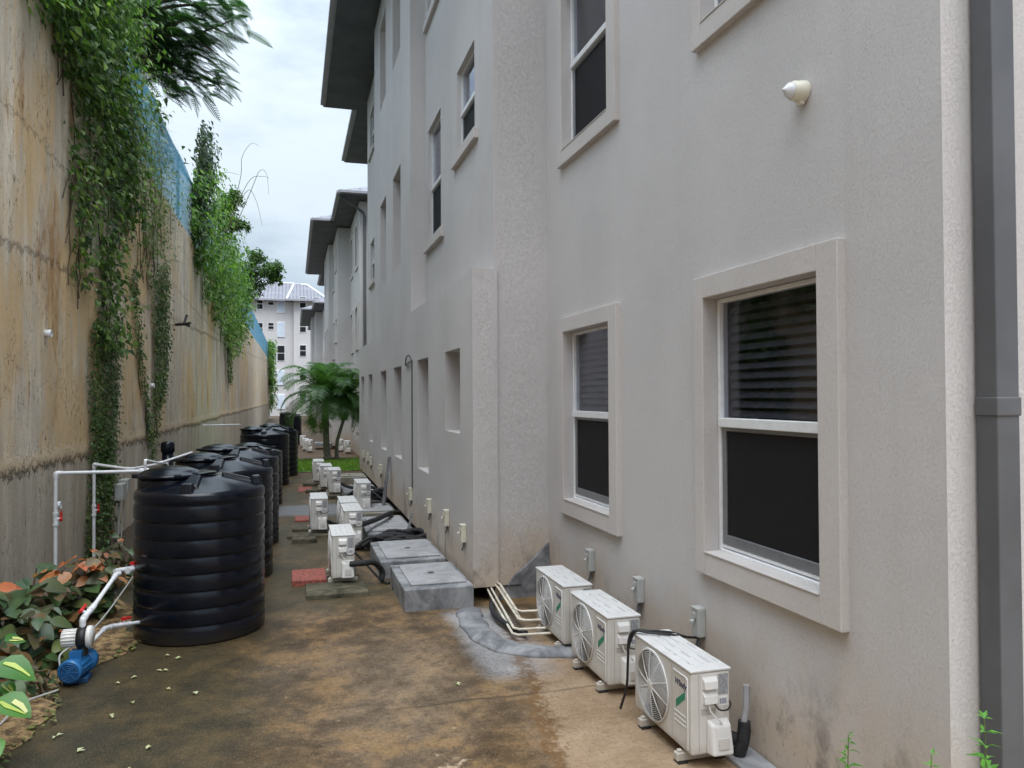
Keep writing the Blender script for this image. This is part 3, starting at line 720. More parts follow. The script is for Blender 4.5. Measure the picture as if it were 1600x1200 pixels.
    wr = MB(); wr.tube(bez([(.11,-.02,.37),(.118,-.035,.32),(.165,-.05,.27),(.20,-.03,.235)]), .0045, 6); wr.build('wire', M['ac_plastic'], t)
    wr = MB(); wr.tube(bez([(.145,-.02,.37),(.17,-.045,.335),(.23,-.035,.325),(.268,-.01,.345),(.275,.03,.36)]), .0055, 6); wr.build('power_lead', M['black'], t)
    for y in (.10, .62):
        f = MB(); f.box((-.045, y, -.02), (.315, y+.05, .03)); f.box((-.03, y+.012, .03), (.0, y+.04, .045)); f.box((.02, y+.004, .03), (.25, y+.045, .05))
        fo = f.build('foot', M['ac_white'], t, bevel=.004, seg=1)
        for xa_, xb_ in ((-.04, .03), (.22, .30)): p = MB(); p.box((xa_, y-.01, -.036), (xb_, y+.058, -.0205)); p.build('rubber_pad', M['black'], fo, bevel=.004, seg=1)
    return t
ac = make_ac(); used = []
ACS = [
 (2.345, 4.26, .035, 'nearest white air conditioner, black cable draped over its top'),
 (2.31, 5.47, .035, 'white air conditioner second from the camera by the near wall'),
 (2.315, 6.48, .035, 'white air conditioner third along the near wall, beside the cream pipes'),
 (.45, 9.53, .06, 'white air conditioner standing alone on mossy slabs beside the concrete chambers'),
 (.73, 11.75, .03, 'white air conditioner just behind the lone one, its twin tight behind it'),
 (.73, 12.70, .03, 'white air conditioner squeezed behind its twin, mostly only its top showing'),
 (.283, 13.16, .05, 'white air conditioner on two dark sleepers left of the close pair'),
 (1.21, 15.45, .03, 'white air conditioner nearest the foot of the leaning board'),
 (.79, 18.16, .05, 'front one of the staggered trio of white air conditioners'),
 (.643, 19.33, .05, 'middle one of the staggered trio of white air conditioners'),
 (.513, 20.79, .05, 'rear one of the staggered trio of white air conditioners, nearest the lawn'),
 (.62, 38.0, -.33, 'distant white air conditioner left of the palm trunk, front one of three'),
 (.46, 39.2, -.33, 'distant white air conditioner left of the palm trunk, middle one of three'),
 (.36, 42.2, -.33, 'distant white air conditioner left of the palm trunk, farthest of three'),
 (2.32, 36.6, -.33, 'distant white air conditioner at the second building, nearer of two'),
 (2.06, 38.0, -.33, 'distant white air conditioner at the second building, farther of two'),
]
for x, y, z, lab in ACS: place(ac, used, (x, y, z), lab)

# pads, sleepers and slabs under them
pads = [
 (.14, 9.03, .84, 9.62, .055, 'slab', 'mossy slab under the near end of the lone air conditioner'),
 (.14, 9.95, .80, 10.4, .055, 'slab', 'mossy slab under the far end of the lone air conditioner'),
 (-.02, 12.55, .36, 12.80, .07, 'slab', 'dark sleeper sticking out in front of the left air conditioner'),
 (-.10, 12.98, .60, 13.22, .048, 'slab', 'dark sleeper under the near end of the left air conditioner'),
 (-.02, 13.66, .60, 13.95, .048, 'slab', 'dark sleeper under the far end of the left air conditioner'),
 (.50, 17.75, 1.02, 18.05, .08, 'slab', 'dark sleeper in front of the staggered trio'),
 (.28, 19.0, .62, 19.25, .08, 'slab', 'short pale-topped sleeper beside the middle unit of the trio'),
 (.24, 20.5, .75, 20.76, .08, 'slab', 'dark sleeper at the rear unit of the trio'),
 (.10, 9.76, .135, 10.4, .06, 'redslab', 'r0'),
 (.03, 14.75, .30, 15.3, .03, 'redslab', 'faded red slab behind the left air conditioner'),
 (.12, 19.3, .45, 20.2, .03, 'redslab', 'faded red slab beside the staggered trio'),
]
for (a, b, c, d, h, mt, lab) in pads:
    if lab == 'r0': a, b, c, d, h, lab = -.02, 9.72, .40, 10.35, .075, 'red slab left of the lone air conditioner'
    m = MB(); m.box((a, b, -.02), (c, d, h))
    if mt == 'redslab': m = MB(); m.box((a, b, -.02), (c-.003, d, h))
    o = m.build('paving_slab', M[mt], off=(a, b, 0), bevel=.012, seg=2); tag(o, lab, 'slab', 'slabs under the air conditioners')

# concrete inspection chambers
def chamber(x0, y0, x1, y1, h, label, lid='cement_lid', body='cement'):
    t = thing('inspection_chamber', label, 'chamber', (x0, y0, 0), group='concrete chambers along the wall')
    m = MB(); m.box((0,0,-.03), (x1-x0, y1-y0, h)); m.build('chamber_body', M[body], t, bevel=.012, seg=2)
    m = MB(); m.box((.09,.14,h+.001), (x1-x0-.05, y1-y0-.10, h+.022)); l = m.build('lid', M[lid], t, bevel=.008, seg=2)
    cx, cy = (x1-x0)*.52, (y1-y0)*.5
    m = MB(); m.torus((cx, cy, h+.024), .035, .006, 'z', 24, 5); m.tube([(cx-.03,cy,h+.026),(cx+.03,cy,h+.026)], .006, 6); m.build('lift_ring', M['cement_dark'], l)
chamber(1.14, 8.23, 1.90, 9.50, .235, 'grey concrete chamber nearest the camera, under the wall overhang')
chamber(1.06, 9.81, 1.90, 11.20, .215, 'grey concrete chamber behind the nearest one')
chamber(1.13, 12.35, 1.90, 14.1, .13, 'low grey chamber beyond the heap of black hoses')
chamber(1.05, 14.75, 1.90, 16.0, .10, 'low mossy chamber at the foot of the leaning board', 'cement_lid', 'slab_pale')
chamber(1.10, 17.9, 1.90, 19.3, .13, 'far low chamber right of the staggered trio')
chamber(1.00, 20.9, 1.90, 21.9, .16, 'farthest pale chamber close to the lawn', 'slab_pale', 'slab_pale')
chamber(1.05, 40.0, 1.90, 41.4, -.15, 'distant grey chamber behind the palm trunks')
m = MB(); m.box((1.10, 16.2, -.02), (1.36, 16.5, .20)); tag(m.build('concrete_block', M['slab_pale'], off=(1.10,16.2,0), bevel=.01), 'small pale concrete block beside the unit by the leaning board', 'block')
m = MB(); m.box((2.63, 1.6, -.02), (2.838, 7.0, .03)); tag(m.build('concrete_apron', M['cement'], off=(2.63,1.6,0), bevel=.01), 'raised grey concrete strip along the foot of the near wall', 'plinth')

# cement curb round the pipe basin
path = bez([(1.80,8.05,0),(1.745,7.6,0),(1.76,7.1,0),(1.9,6.75,0),(2.2,6.55,0),(2.5,6.5,0)], 8)
m = MB(); rr = random.Random(9); m.tube([(p.x, p.y, .0) for p in path], [.135+.012*math.sin(i*.9)+rr.uniform(-.006,.006) for i in range(len(path))], 16)
m.v = [(x, y, z*.42 if z > 0 else z*.2) for x, y, z in m.v]
tag(m.build('cement_curb', M['cement'], off=(1.8,7,0)), 'curved smooth grey cement curb round the cream pipes', 'curb')

# refrigerant pipes
t = thing('pipe_bundle', 'bundle of cream pipes running from under the overhang to the air conditioner', 'pipes', (2.1, 8.0, 0))
for i, (dx, dz, bx_, by_) in enumerate(((0, .05, 2.02, 7.05), (.05, .10, 2.10, 7.15), (.10, .06, 2.16, 7.28), (-.04, .03, 1.98, 6.95), (.07, .14, 2.13, 7.32))):
    m = MB(); m.tube([(2.17+dx, 8.6, .11+dz*.4), (2.12+dx, 8.2, .09+dz), (bx_+.01, by_+.06, .03+dz), (bx_+.05, by_, .03+dz), (2.34, by_-.08, .045+dz), (2.5, by_-.1, .06+dz)], .0125, 8)
    m.build('pipe', M['pvc_old'], t, off=(2.1, 8.0, 0))
m = MB(); m.tube(bez([(2.15,8.4,.06),(1.98,7.7,.08),(2.02,7.25,.06),(2.12,7.0,.05)]), .028, 8); m.build('insulation', M['blackfoam'], t, off=(2.1, 8.0, 0))

# cable over the nearest unit
m = MB(); m.tube(bez([(2.80,4.985,.555),(2.70,4.96,.575),(2.58,4.98,.612),(2.44,5.0,.628),(2.34,5.045,.627),(2.305,5.075,.56),(2.30,5.085,.40),(2.29,5.09,.22),(2.25,5.11,.06)]), .0095, 8)
m.tube(bez([(2.80,4.975,.555),(2.66,4.93,.59),(2.55,4.92,.617),(2.42,4.97,.626),(2.34,5.03,.627),(2.312,5.07,.54),(2.30,5.08,.48)]), .0085, 8)
tag(m.build('cable', M['black'], off=(2.8,4.98,.55)), 'black cable draped over the nearest air conditioner and down its front', 'cable')
t = thing('insulated_pipe', 'silver and black wrapped pipe rising behind the nearest air conditioner', 'pipe', (2.7, 4.28, .04))
m = MB(); m.tube(bez([(2.73,4.30,.20),(2.755,4.30,.32),(2.765,4.31,.46)]), [.021]*9+[.022]*8, 10); m.build('wrapped_end', M['cement_lid'], t, off=(2.7,4.28,.04))
m = MB(); m.tube(bez([(2.64,4.40,.14),(2.70,4.33,.12),(2.735,4.30,.15),(2.74,4.30,.24)]), .04, 10); m.tube(bez([(2.70,4.30,.04),(2.72,4.29,.12),(2.735,4.29,.2)]), .042, 9); m.build('black_lagging', M['blackfoam'], t, off=(2.7,4.28,.04))

# isolator boxes
def iso(name, mat, label_list, spots, X, group):
    t = thing(name, 'x', 'switch box', group=group)
    m = MB(); m.box((-.062, -.05, -.1), (0, .05, .1)); bd = m.build('box_body', mat, t, bevel=.006, seg=2)
    m = MB(); m.box((-.07, -.046, .095), (.0, .046, .108)); m.build('rain_hood', mat, bd, bevel=.003, seg=1)
    m = MB(); m.box((-.075, -.02, .03), (-.062, .02, .07)); m.hexa([(-.075,-.012,-.01),(-.075,.012,-.01),(-.062,.012,.03),(-.062,-.012,.03)], [(-.10,-.012,-.005),(-.10,.012,-.005),(-.10,.012,.012),(-.10,-.012,.012)]); m.build('switch_handle', mat, t, bevel=.003, seg=1)
    m = MB(); m.tube(bez([(-.02,.0,-.1),(-.03,.0,-.16),(-.035,.03,-.2),(-.015,.05,-.16),(0.0,.05,-.12)]), .010, 7); m.build('conduit', M['cement_dark'], t)
    us = []
    for (y, z), lab in zip(spots, label_list): place(t, us, (X-.001, y, z), lab)
iso('isolator_box', M['box_grey'], ['grey switch box on the wall above the nearest air conditioner', 'grey switch box on the wall above the second air conditioner', 'grey switch box on the wall above the third air conditioner'],
    [(4.99, .665), (5.99, .655), (7.09, .68)], XA, 'grey switch boxes on the near wall')
iso('isolator_box', M['box_cream'], ['cream switch box nearest the overhang corner', 'cream switch box second from the overhang corner', 'cream switch box third from the overhang corner', 'cream switch box under the dark conduit line', 'cream switch box just left of the leaning board', 'tiny far cream switch box, nearest of the last three', 'tiny far cream switch box, middle of the last three', 'tiny far cream switch box, last before the lawn'],
    [(8.82, .70), (9.84, .725), (11.15, .70), (13.0, .65), (17.6, .66), (19.9, .66), (20.8, .70), (22.0, .68)], XC, 'cream switch boxes on the overhang')
m = MB(); m.tube([(1.928,12.93,2.92),(1.928,12.93,1.8),(1.928,12.94,.76)], .012, 6); m.tube(bez([(1.925,12.93,2.9),(1.90,13.05,3.0),(1.90,13.4,2.98),(1.92,13.65,2.86)]), .012, 6); m.tube(bez([(1.925,13.0,2.9),(1.91,13.3,2.88),(1.93,13.6,2.84)]), .011, 6)
tag(m.build('conduit_cable', M['timber'], off=(1.93,12.93,1.0)), 'dark conduit line running up the overhang wall between two recesses', 'cable')
m = MB(); m.hexa([(1.70,15.55,.14),(1.76,15.52,.14),(1.79,15.62,.14),(1.73,15.65,.14)], [(1.875,15.95,1.06),(1.932,15.92,1.06),(1.938,16.02,1.06),(1.905,16.05,1.06)])
tag(m.build('leaning_board', M['timber'], off=(1.75,15.55,.1), bevel=.006), 'long grey board leaning against the overhang wall', 'board')
m = MB(); m.hexa([(1.62,11.75,.12),(1.66,11.73,.12),(1.68,11.77,.12),(1.64,11.79,.12)], [(1.89,12.8,.36),(1.92,12.78,.36),(1.935,12.82,.36),(1.905,12.84,.36)])
tag(m.build('timber_offcut', M['timber'], off=(1.65,11.75,.1), bevel=.004), 'short dark stick lying against the wall above the black hoses', 'stick')
rr = random.Random(12)
def hose_heap(cx, cy, n, sx, sy, label, z0=0, hgt=.26):
    m = MB()
    for i in range(n):
        a = rr.uniform(-.4, .4); x = cx+rr.uniform(-sx, sx); y = cy+rr.uniform(-sy, sy); l = rr.uniform(.3, .6)
        pts = [(x-l*math.cos(a), y-l*math.sin(a)*1.3, z0+.03+rr.random()*.05), (x-l*.4*math.cos(a), y+rr.uniform(-.1,.1), z0+rr.uniform(.08, hgt)), (x+l*.4*math.cos(a), y+rr.uniform(-.1,.1), z0+rr.uniform(.08, hgt)), (min(x+l*math.cos(a), 2.3), y+l*math.sin(a)*1.3, z0+.04+rr.random()*.08)]
        m.tube(bez(pts, 6), rr.uniform(.022, .042), 7)
    tag(m.build('insulated_hose', M['blackfoam'], off=(cx, cy, z0)), label, 'hoses', 'heaps of black insulated hose')
hose_heap(1.62, 11.75, 24, .32, .30, 'tangled heap of black insulated hoses behind the second chamber', 0, .24)
hose_heap(1.55, 17.0, 14, .25, .35, 'black hoses beside the unit at the leaning board', 0, .3)
def hose(pts, r, label):
    m = MB(); m.tube(bez(pts), r, 8); tag(m.build('insulated_hose', M['blackfoam'], off=pts[0]), label, 'hoses', 'black insulated hose runs')
hose([(.66,9.50,.28),(.80,9.46,.29),(.95,9.55,.27),(1.06,9.65,.14),(1.05,9.62,.03)], .036, 'black hose drooping from the lone air conditioner to the ground')
hose([(.55,13.13,.24),(.70,13.2,.17),(.95,13.3,.16),(1.15,13.4,.14)], .03, 'black hose from the unit on two sleepers')
hose([(1.0,12.2,.30),(1.3,12.9,.26),(1.6,13.6,.24),(1.8,14.3,.16),(2.1,14.6,.1)], .045, 'black hose arching over the low grey chamber')
hose([(1.05,18.3,.30),(1.3,18.2,.2),(1.6,18.25,.22),(2.0,18.3,.1)], .04, 'black hose running from the staggered trio to the wall')
hose([(.7,11.7,.02),(.86,11.6,.02),(1.06,9.66,.02),(1.16,9.55,.02),(1.14,9.2,.02)], .012, 'thin black cable on the ground beside the chambers')

# outside lamp
t = thing('wall_lamp', 'ivory cone-shaped fitting sticking out of the near wall', 'wall lamp', (XA, 3.78, 4.05)); t.scale = (.72, .72, .72)
m = MB(); m.lathe([(.0, .0), (.085, 0), (.088, -.012), (.086, -.03), (.074, -.115), (.06, -.125), (0, -.125)], 32, (0,0,0), 'x'); m.build('lamp_body', M['lamp'], t)
m = MB(); m.lathe([(.062, -.126), (.058, -.15), (.035, -.175), (.014, -.185), (.012, -.20), (0, -.202)], 28, (0,0,0), 'x'); m.build('lamp_tip', M['lamp_tip'], t)
m = MB(); m.box((-.06, -.025, -.105), (-.01, .025, -.07)); m.build('cable_gland', M['lamp'], t, bevel=.006)

# ------------------------------------------------------------------ water tanks
def make_tank():
    t = thing('water_tank', 'x', 'water tank', group='black water tanks along the retaining wall')
    Rr = .611; prof = [(0, .0), (Rr-.02, 0), (Rr-.004, .012)]; z = .02; n = 8; h = .162
    for i in range(n):
        prof += [(Rr-.002, z+.008), (Rr, z+.018), (Rr-.001, z+h-.05), (Rr-.005, z+h-.026), (Rr-.015, z+h-.010), (Rr-.016, z+h-.003)]; z += h
    prof += [(Rr-.004, z+.02), (Rr-.001, z+.045), (Rr-.004, z+.085), (Rr-.015, z+.105), (Rr-.04, z+.12), (.20, z+.225), (.17, z+.233), (0, z+.235)]
    m = MB(); m.lathe(prof, 96); body = m.build('tank_body', M['tank'], t)
    zt = z+.12; s0 = .105/(Rr-.04-.20)
    cone = lambda r: zt + (Rr-.04-r)*s0
    m = MB(); m.lathe([(0,z+.24),(.13,z+.242),(.15,z+.25),(.155,z+.262),(.14,z+.27),(0,z+.272)], 36); m.build('vent_cap', M['tank'], t)
    c = (-.29, .04, 0)
    m = MB(); m.lathe([(.30, z+.02), (.296, z+.20), (.285, z+.222), (0, z+.222)], 56, c); m.build('neck', M['tank'], t)
    m = MB(); m.lathe([(0, z+.224), (.315, z+.224), (.325, z+.232), (.325, z+.250), (.31, z+.258), (.285, z+.262), (.25, z+.285), (.17, z+.315), (.08, z+.33), (0, z+.333)], 56, c); lid = m.build('lid', M['tank'], t)
    for a in (0, 90, 180, 270):
        q = R(a+20); m = MB(); m.box((c[0]+.318*math.cos(q)-.03, c[1]+.318*math.sin(q)-.03, z+.228), (c[0]+.318*math.cos(q)+.03, c[1]+.318*math.sin(q)+.03, z+.272)); m.build('lid_lug', M['tank'], lid, bevel=.01)
    for a in (-97, 8, 95):
        q = R(a); cs, sn = math.cos(q), math.sin(q); P = lambda r, s, zz: (r*cs - s*sn, r*sn + s*cs, zz)
        m = MB(); ri = .20
        m.hexa([P(ri, -.07, cone(ri)-.03), P(.50, -.10, cone(.5)-.03), P(.50, .10, cone(.5)-.03), P(ri, .07, cone(ri)-.03)], [P(ri, -.045, cone(ri)+.035), P(.47, -.07, cone(.47)+.035), P(.47, .07, cone(.47)+.035), P(ri, .045, cone(ri)+.035)])
        m.build('roof_ridge', M['tank'], t, bevel=.012, seg=2)
        m = MB(); m.hexa([P(.47,-.06,zt-.03), P(.592,-.06,zt-.03), P(.592,.06,zt-.03), P(.47,.06,zt-.03)], [P(.485,-.05,zt+.09), P(.565,-.05,zt+.09), P(.565,.05,zt+.09), P(.485,.05,zt+.09)])
        m.build('lifting_lug', M['tank'], t, bevel=.015, seg=3)
    return t
tk = make_tank(); used = []
for x, y, z, rz, sc, lab in [
 (-.89, 8.28, 0, 0, (1,1,.985), 'nearest large black ribbed water tank, beside the blue pump'),
 (-.867, 10.62, 0, 0, (1,1,.97), 'black water tank directly behind the nearest one'),
 (-.83, 12.9, 0, 0, (1,1,.955), 'third black water tank from the camera'),
 (-.83, 17.5, 0, -1.0, (.99,.99,.80), 'shorter black water tank, fourth in the row'),
 (-.72, 21.3, 0, .1, (1.02,1.02,.94), 'fifth black water tank, in front of the last one before the lawn'),
 (-.47, 23.7, 0, -.8, (1,1,.93), 'last black water tank before the lawn, its lid raised'),
 (-.15, 45, -.35, .4, (1,1,1.12), 'far black water tank half hidden behind the palm fronds')]:
    place(tk, used, (x, y, z), lab, rz, sc)
t = thing('plastic_drum', 'narrow black capped pipe standing between the tanks and the wall', 'drum', (-1.78, 12.3, 0))
m = MB(); m.lathe([(0,0),(.078,0),(.08,.02),(.08,1.52),(0,1.52)], 24); m.build('drum_body', M['tank'], t)
m = MB(); m.lathe([(.088,1.50),(.096,1.51),(.096,1.63),(.08,1.65),(.05,1.66),(0,1.66)], 24); m.build('drum_cap', M['tank'], t)

# ------------------------------------------------------------------ white pipework on the left
def pipe_run(name, label, pts, r=.021, elbows=True, valves=(), loc=None, cat='water pipe'):
    loc = loc or pts[0]; t = thing(name, label, cat, loc, group='white pvc pipe runs')
    m = MB(); m.tube(pts, r, 10) if False else None
    for a, b in zip(pts[:-1], pts[1:]): m.tube([a, b], r, 10)
    m.build('pipe', M['pvc'], t, off=loc)
    if elbows and len(pts) > 2:
        e = MB()
        for i in range(1, len(pts)-1):
            p = Vector(pts[i]); a = (Vector(pts[i-1])-p).normalized(); b = (Vector(pts[i+1])-p).normalized()
            e.tube(bez([p+a*.055, p+a*.02, p+(a+b)*.004, p+b*.02, p+b*.055], 3), r*1.32, 10)
        e.build('elbow', M['pvc'], t, off=loc)
    for (p, ax, hd) in valves:
        p = Vector(p); ax = Vector(ax).normalized(); hd = Vector(hd).normalized(); sd = ax.cross(hd).normalized()
        v = MB(); v.tube([p-ax*.075, p-ax*.045], r*1.5, 10); v.tube([p-ax*.045, p+ax*.045], r*1.25, 10); v.tube([p+ax*.045, p+ax*.075], r*1.5, 10); v.lathe
        v.tube([p, p+hd*.05], r*.7, 8); vo = v.build('valve', M['pvc'], t, off=loc)
        h = MB(); q = p+hd*.055; h.tube([q-ax*.03, q+ax*.085], .013, 8); h.tube([q-hd*.015, q+hd*.012], .02, 8); h.build('valve_handle', M['red'], vo, off=loc)
    return t
pipe_run('water_pipe', 'white pipe rising by the wall and turning level towards the tanks, red valve low down', [(-2.6,9.85,.05),(-2.6,9.85,1.45),(-1.47,10.35,1.40)], .021, True, [((-2.6,9.85,.93),(0,0,1),(1,.1,0))])
m = MB(); m.tube([(-1.80,10.20,1.416),(-1.70,10.25,1.412)], .034, 10); tag(m.build('pipe_union', M['pvc'], off=(-1.75,10.2,1.41)), 'pale blue-white union fitting on the level pipe left of the tanks', 'pipe fitting')
pipe_run('water_pipe', 'second white pipe on the creeper-covered wall, its red valve higher up', [(-2.6,11.6,.05),(-2.6,11.6,1.405),(-2.1,11.35,1.345),(-1.62,11.1,1.44)], .02, True, [((-2.6,11.6,.78),(0,0,1),(1,.1,0))])
pipe_run('water_pipe', 'thin white upright pipe at the left edge of the nearest tank', [(-1.60,9.45,1.0),(-1.60,9.45,1.60),(-1.52,9.9,1.53),(-1.25,10.6,1.60)], .014, True)
pipe_run('water_pipe', 'thin pale level pipe stub reaching the fifth tank', [(-2.2,20.85,1.60),(-1.32,21.2,1.60)], .016, False)
t = thing('water_pump', 'blue electric water pump with a white and black pressure controller', 'water pump', (-1.70, 7.05, 0))
o7 = (-1.70, 7.05, 0)
def motor():
    d = Vector((.16, 1, 0)).normalized(); c0 = Vector((-1.715, 6.86, .125)); q = lambda s: c0 + d*s
    m = MB(); m.tube([q(0), q(.01), q(.05), q(.055)], [.082,.092,.092,.085], 24); fc = m.build('fan_cover', M['blue'], t, off=o7)
    m = MB(); m.tube([q(-.004), q(.0)], .076, 24)
    m.build('fan_grille', M['bluedark'], fc, off=o7)
    m = MB(); sd = Vector((d.y,-d.x,0)); up = Vector((0,0,1))
    for rr_ in (.02, .036, .052, .068):
        ring = [q(-.006)+ (sd*math.cos(a)+up*math.sin(a))*rr_ for a in [2*math.pi*i/20 for i in range(21)]]
        m.tube(ring, .0028, 4)
    for i in range(8):
        a = math.pi*i/4; m.tube([q(-.007), q(-.007)+(sd*math.cos(a)+up*math.sin(a))*.078], .0025, 4)
    m.build('guard_ring', M['blue'], fc, off=o7)
    m = MB(); m.tube([q(.055), q(.25)], .08, 24)
    for i in range(14):
        a = math.pi*2*i/14; rv = (sd*math.cos(a)+up*math.sin(a)); m.tube([q(.06)+rv*.082, q(.24)+rv*.082], .006, 4)
    m.tube([q(.25), q(.265), q(.33), q(.34)], [.08,.10,.10,.07], 24)
    p = q(.15)+up*.085; m.box((p.x-.045, p.y-.055, p.z-.02), (p.x+.045, p.y+.055, p.z+.045)); m.build('motor', M['blue'], t, off=o7)
    m = MB(); p = q(.16); m.box((p.x-.09, p.y-.07, .0), (p.x+.09, p.y+.07, .045)); m.build('pump_base', M['bluedark'], t, off=o7, bevel=.008)
motor()
cz = .345
m = MB(); m.lathe([(0,-.085),(.062,-.085),(.066,-.07),(.066,.03),(0,.03)], 24, (-1.725,7.05,cz), 'x')
for i in range(16):
    a = 2*math.pi*i/16; m.tube([(-1.805,7.05+.067*math.cos(a),cz+.067*math.sin(a)),(-1.70,7.05+.067*math.cos(a),cz+.067*math.sin(a))], .006, 4)
pc = m.build('pressure_controller', M['ac_plastic'], t, off=o7)
m = MB(); m.lathe([(0,-.035),(.082,-.035),(.082,.035),(0,.035)], 28, (-1.66,7.05,cz), 'x'); m.tube([(-1.66,7.05,cz-.07),(-1.66,7.05,.2)], .04, 12); m.build('controller_ring', M['black'], pc, off=o7)
m = MB(); m.lathe([(0,.036),(.088,.036),(.09,.05),(.085,.072),(0,.075)], 28, (-1.66,7.05,cz), 'x'); m.build('controller_cap', M['ac_plastic'], pc, off=o7)
m = MB(); m.tube(bez([(-1.74,7.02,cz-.06),(-1.80,6.95,.24),(-1.79,6.92,.15)]), .008, 6); m.build('pump_lead', M['box_grey'], t, off=o7)
pipe_run('pump_pipe', 'white outlet pipe rising from the pump with a red lever valve', [(-1.66,7.05,.42),(-1.66,7.05,.49),(-1.63,7.22,.53),(-1.555,7.75,.69),(-1.545,7.78,.69)], .0185, True, [((-1.645,7.13,.512),(.15,1,.25),(-.8,0,.6))])
pipe_run('pump_pipe', 'white pipe with a red valve entering the nearest tank half way up', [(-1.60,7.92,.69),(-1.38,8.25,.66)], .021, False, [((-1.47,8.05,.675),(.5,1,0),(0,0,1))])
pipe_run('pump_pipe', 'white suction pipe from the pump to the foot of the nearest tank, small red tap', [(-1.61,7.08,.28),(-1.585,7.45,.29),(-1.56,7.62,.26),(-1.36,8.0,.18)], .017, True, [((-1.49,7.78,.225),(.5,1,-.2),(0,0,1))])
m = MB(); m.tube(bez([(-1.75,6.7,.05),(-1.9,6.4,.08),(-1.95,6.1,.05)]), .008, 6); 
tag(m.build('hose', M['box_grey'], off=(-1.75,6.7,.05)), 'thin grey cable snaking into the plants in front of the pump', 'cable')
m = MB(); m.tube(bez([(-1.52,8.6,.55),(-1.75,8.2,.2),(-1.9,7.9,.06)]), .008, 6); tag(m.build('hose', M['box_grey'], off=(-1.52,8.6,.55)), 'thin grey cable slanting from the side of the nearest tank into the shrubs', 'cable')
t = thing('switch_box', 'grey weatherproof switch box on the creeper-covered wall', 'switch box', (-2.60, 13.1, .80))
m = MB(); m.box((-.03,-.12,-.07), (.09,.14,.18)); m.build('box_body', M['box_grey'], t, bevel=.008)
m = MB(); m.box((-.03,.18,.02), (.1,.42,.22)); m.build('cover_box', M['box_grey'], t, bevel=.008)
m = MB(); m.tube([(.02,.02,-.07),(.01,.0,-.35),(0,-.02,-.74)], .014, 6); m.tube([(.03,.25,.02),(.03,.2,-.3),(.02,.1,-.74)], .01, 6); m.build('conduit', M['box_grey'], t)

# brackets and weep pipes on the wall
t = thing('wall_bracket', 'broken black plastic bracket jutting from the upper retaining wall', 'bracket', (-2.76, 20.26, 4.09))
m = MB(); m.tube([(0,0,0),(.22,-.15,.0),(.36,-.25,.02)], .035, 8); m.tube([(.2,-.14,0),(.24,-.05,.16),(.26,-.02,.24)], .03, 7); m.tube([(.22,-.15,.0),(.3,.1,-.02)], .03, 7); m.build('bracket_arm', M['black'], t)
used = []
wp = thing('weep_pipe', 'x', 'weep pipe', group='weep pipe stubs in the retaining wall')
m = MB(); m.lathe([(0,0),(.045,0),(.045,.07),(.036,.07),(.034,.01),(0,.01)], 16, (0,0,0), 'x'); m.build('pipe', M['pvc'], wp)
for y, z, lab in ((9.97, 3.05, 'white weep pipe stub high on the wall above the level pipe'), (10.37, 1.02, 'broken pale weep pipe stub low on the grey part of the wall'), (16.8, 2.55, 'white weep pipe stub between the two hanging creepers')):
    place(wp, used, (XW+(0 if y < 16.9 else -.03), y, z), lab)

# ------------------------------------------------------------------ fence on top of the wall
t = thing('netting_fence', 'blue netting fence on posts along the top of the retaining wall', 'fence', (XW-.15, 8, 6.8))
o8 = (XW-.15, 8, 6.8)
m = MB(); y = 8.0; n = 0; vs = []
while y <= 100:
    w = .03*math.sin(n*1.3)
    vs += [(XW-.13+w*.5, y, 6.78), (XW-.13-w, y, 7.5), (XW-.13+w, y, 8.1), (XW-.13, y, 8.72+.04*math.sin(n*.7))]; n += 1; y += .5
m.add(vs, [(i*4+k, (i+1)*4+k, (i+1)*4+k+1, i*4+k+1) for i in range(n-1) for k in range(3)], 0, True); m.build('netting', M['netting'], t, off=o8)
y = 9.5
while y < 100:
    p = MB(); p.tube([(XW-.18, y, 6.7), (XW-.18, y, 8.75), (XW-.62, y, 9.45)], .04, 7); p.build('post', M['post'], t, off=o8); y += 3.1
m = MB()
for z in (6.95, 8.7): m.tube([(XW-.18, 8, z), (XW-.18, 100, z)], .018, 6)
m.build('rail', M['post'], t, off=o8)

# ------------------------------------------------------------------ foliage
def inpoly(p, poly):
    x, y = p; r = False; j = len(poly)-1
    for i in range(len(poly)):
        xi, yi = poly[i]; xj, yj = poly[j]
        if (yi > y) != (yj > y) and x < (xj-xi)*(y-yi)/(yj-yi)+xi: r = not r
        j = i
    return r
def leaf(mb, p, d, nrm, l, w, fold=.25, mat=0, curl=.15):
    """one folded leaf: p base, d direction, nrm facing"""
    d = d.normalized(); s = d.cross(nrm)
    if s.length < 1e-4: s = d.orthogonal()
    s.normalize(); n = s.cross(d)
    c1 = p+d*l*.45-n*l*curl*.1; t = p+d*l-n*l*curl
    a = p+d*l*.4+s*w+n*w*fold; b = p+d*l*.4-s*w+n*w*fold
    mb.add([p, a, t, b, c1], [(0,1,4),(1,2,4),(2,3,4),(3,0,4)], mat)
def rvec(r, k=1): return Vector((r.gauss(0,k), r.gauss(0,k), r.gauss(0,k)))
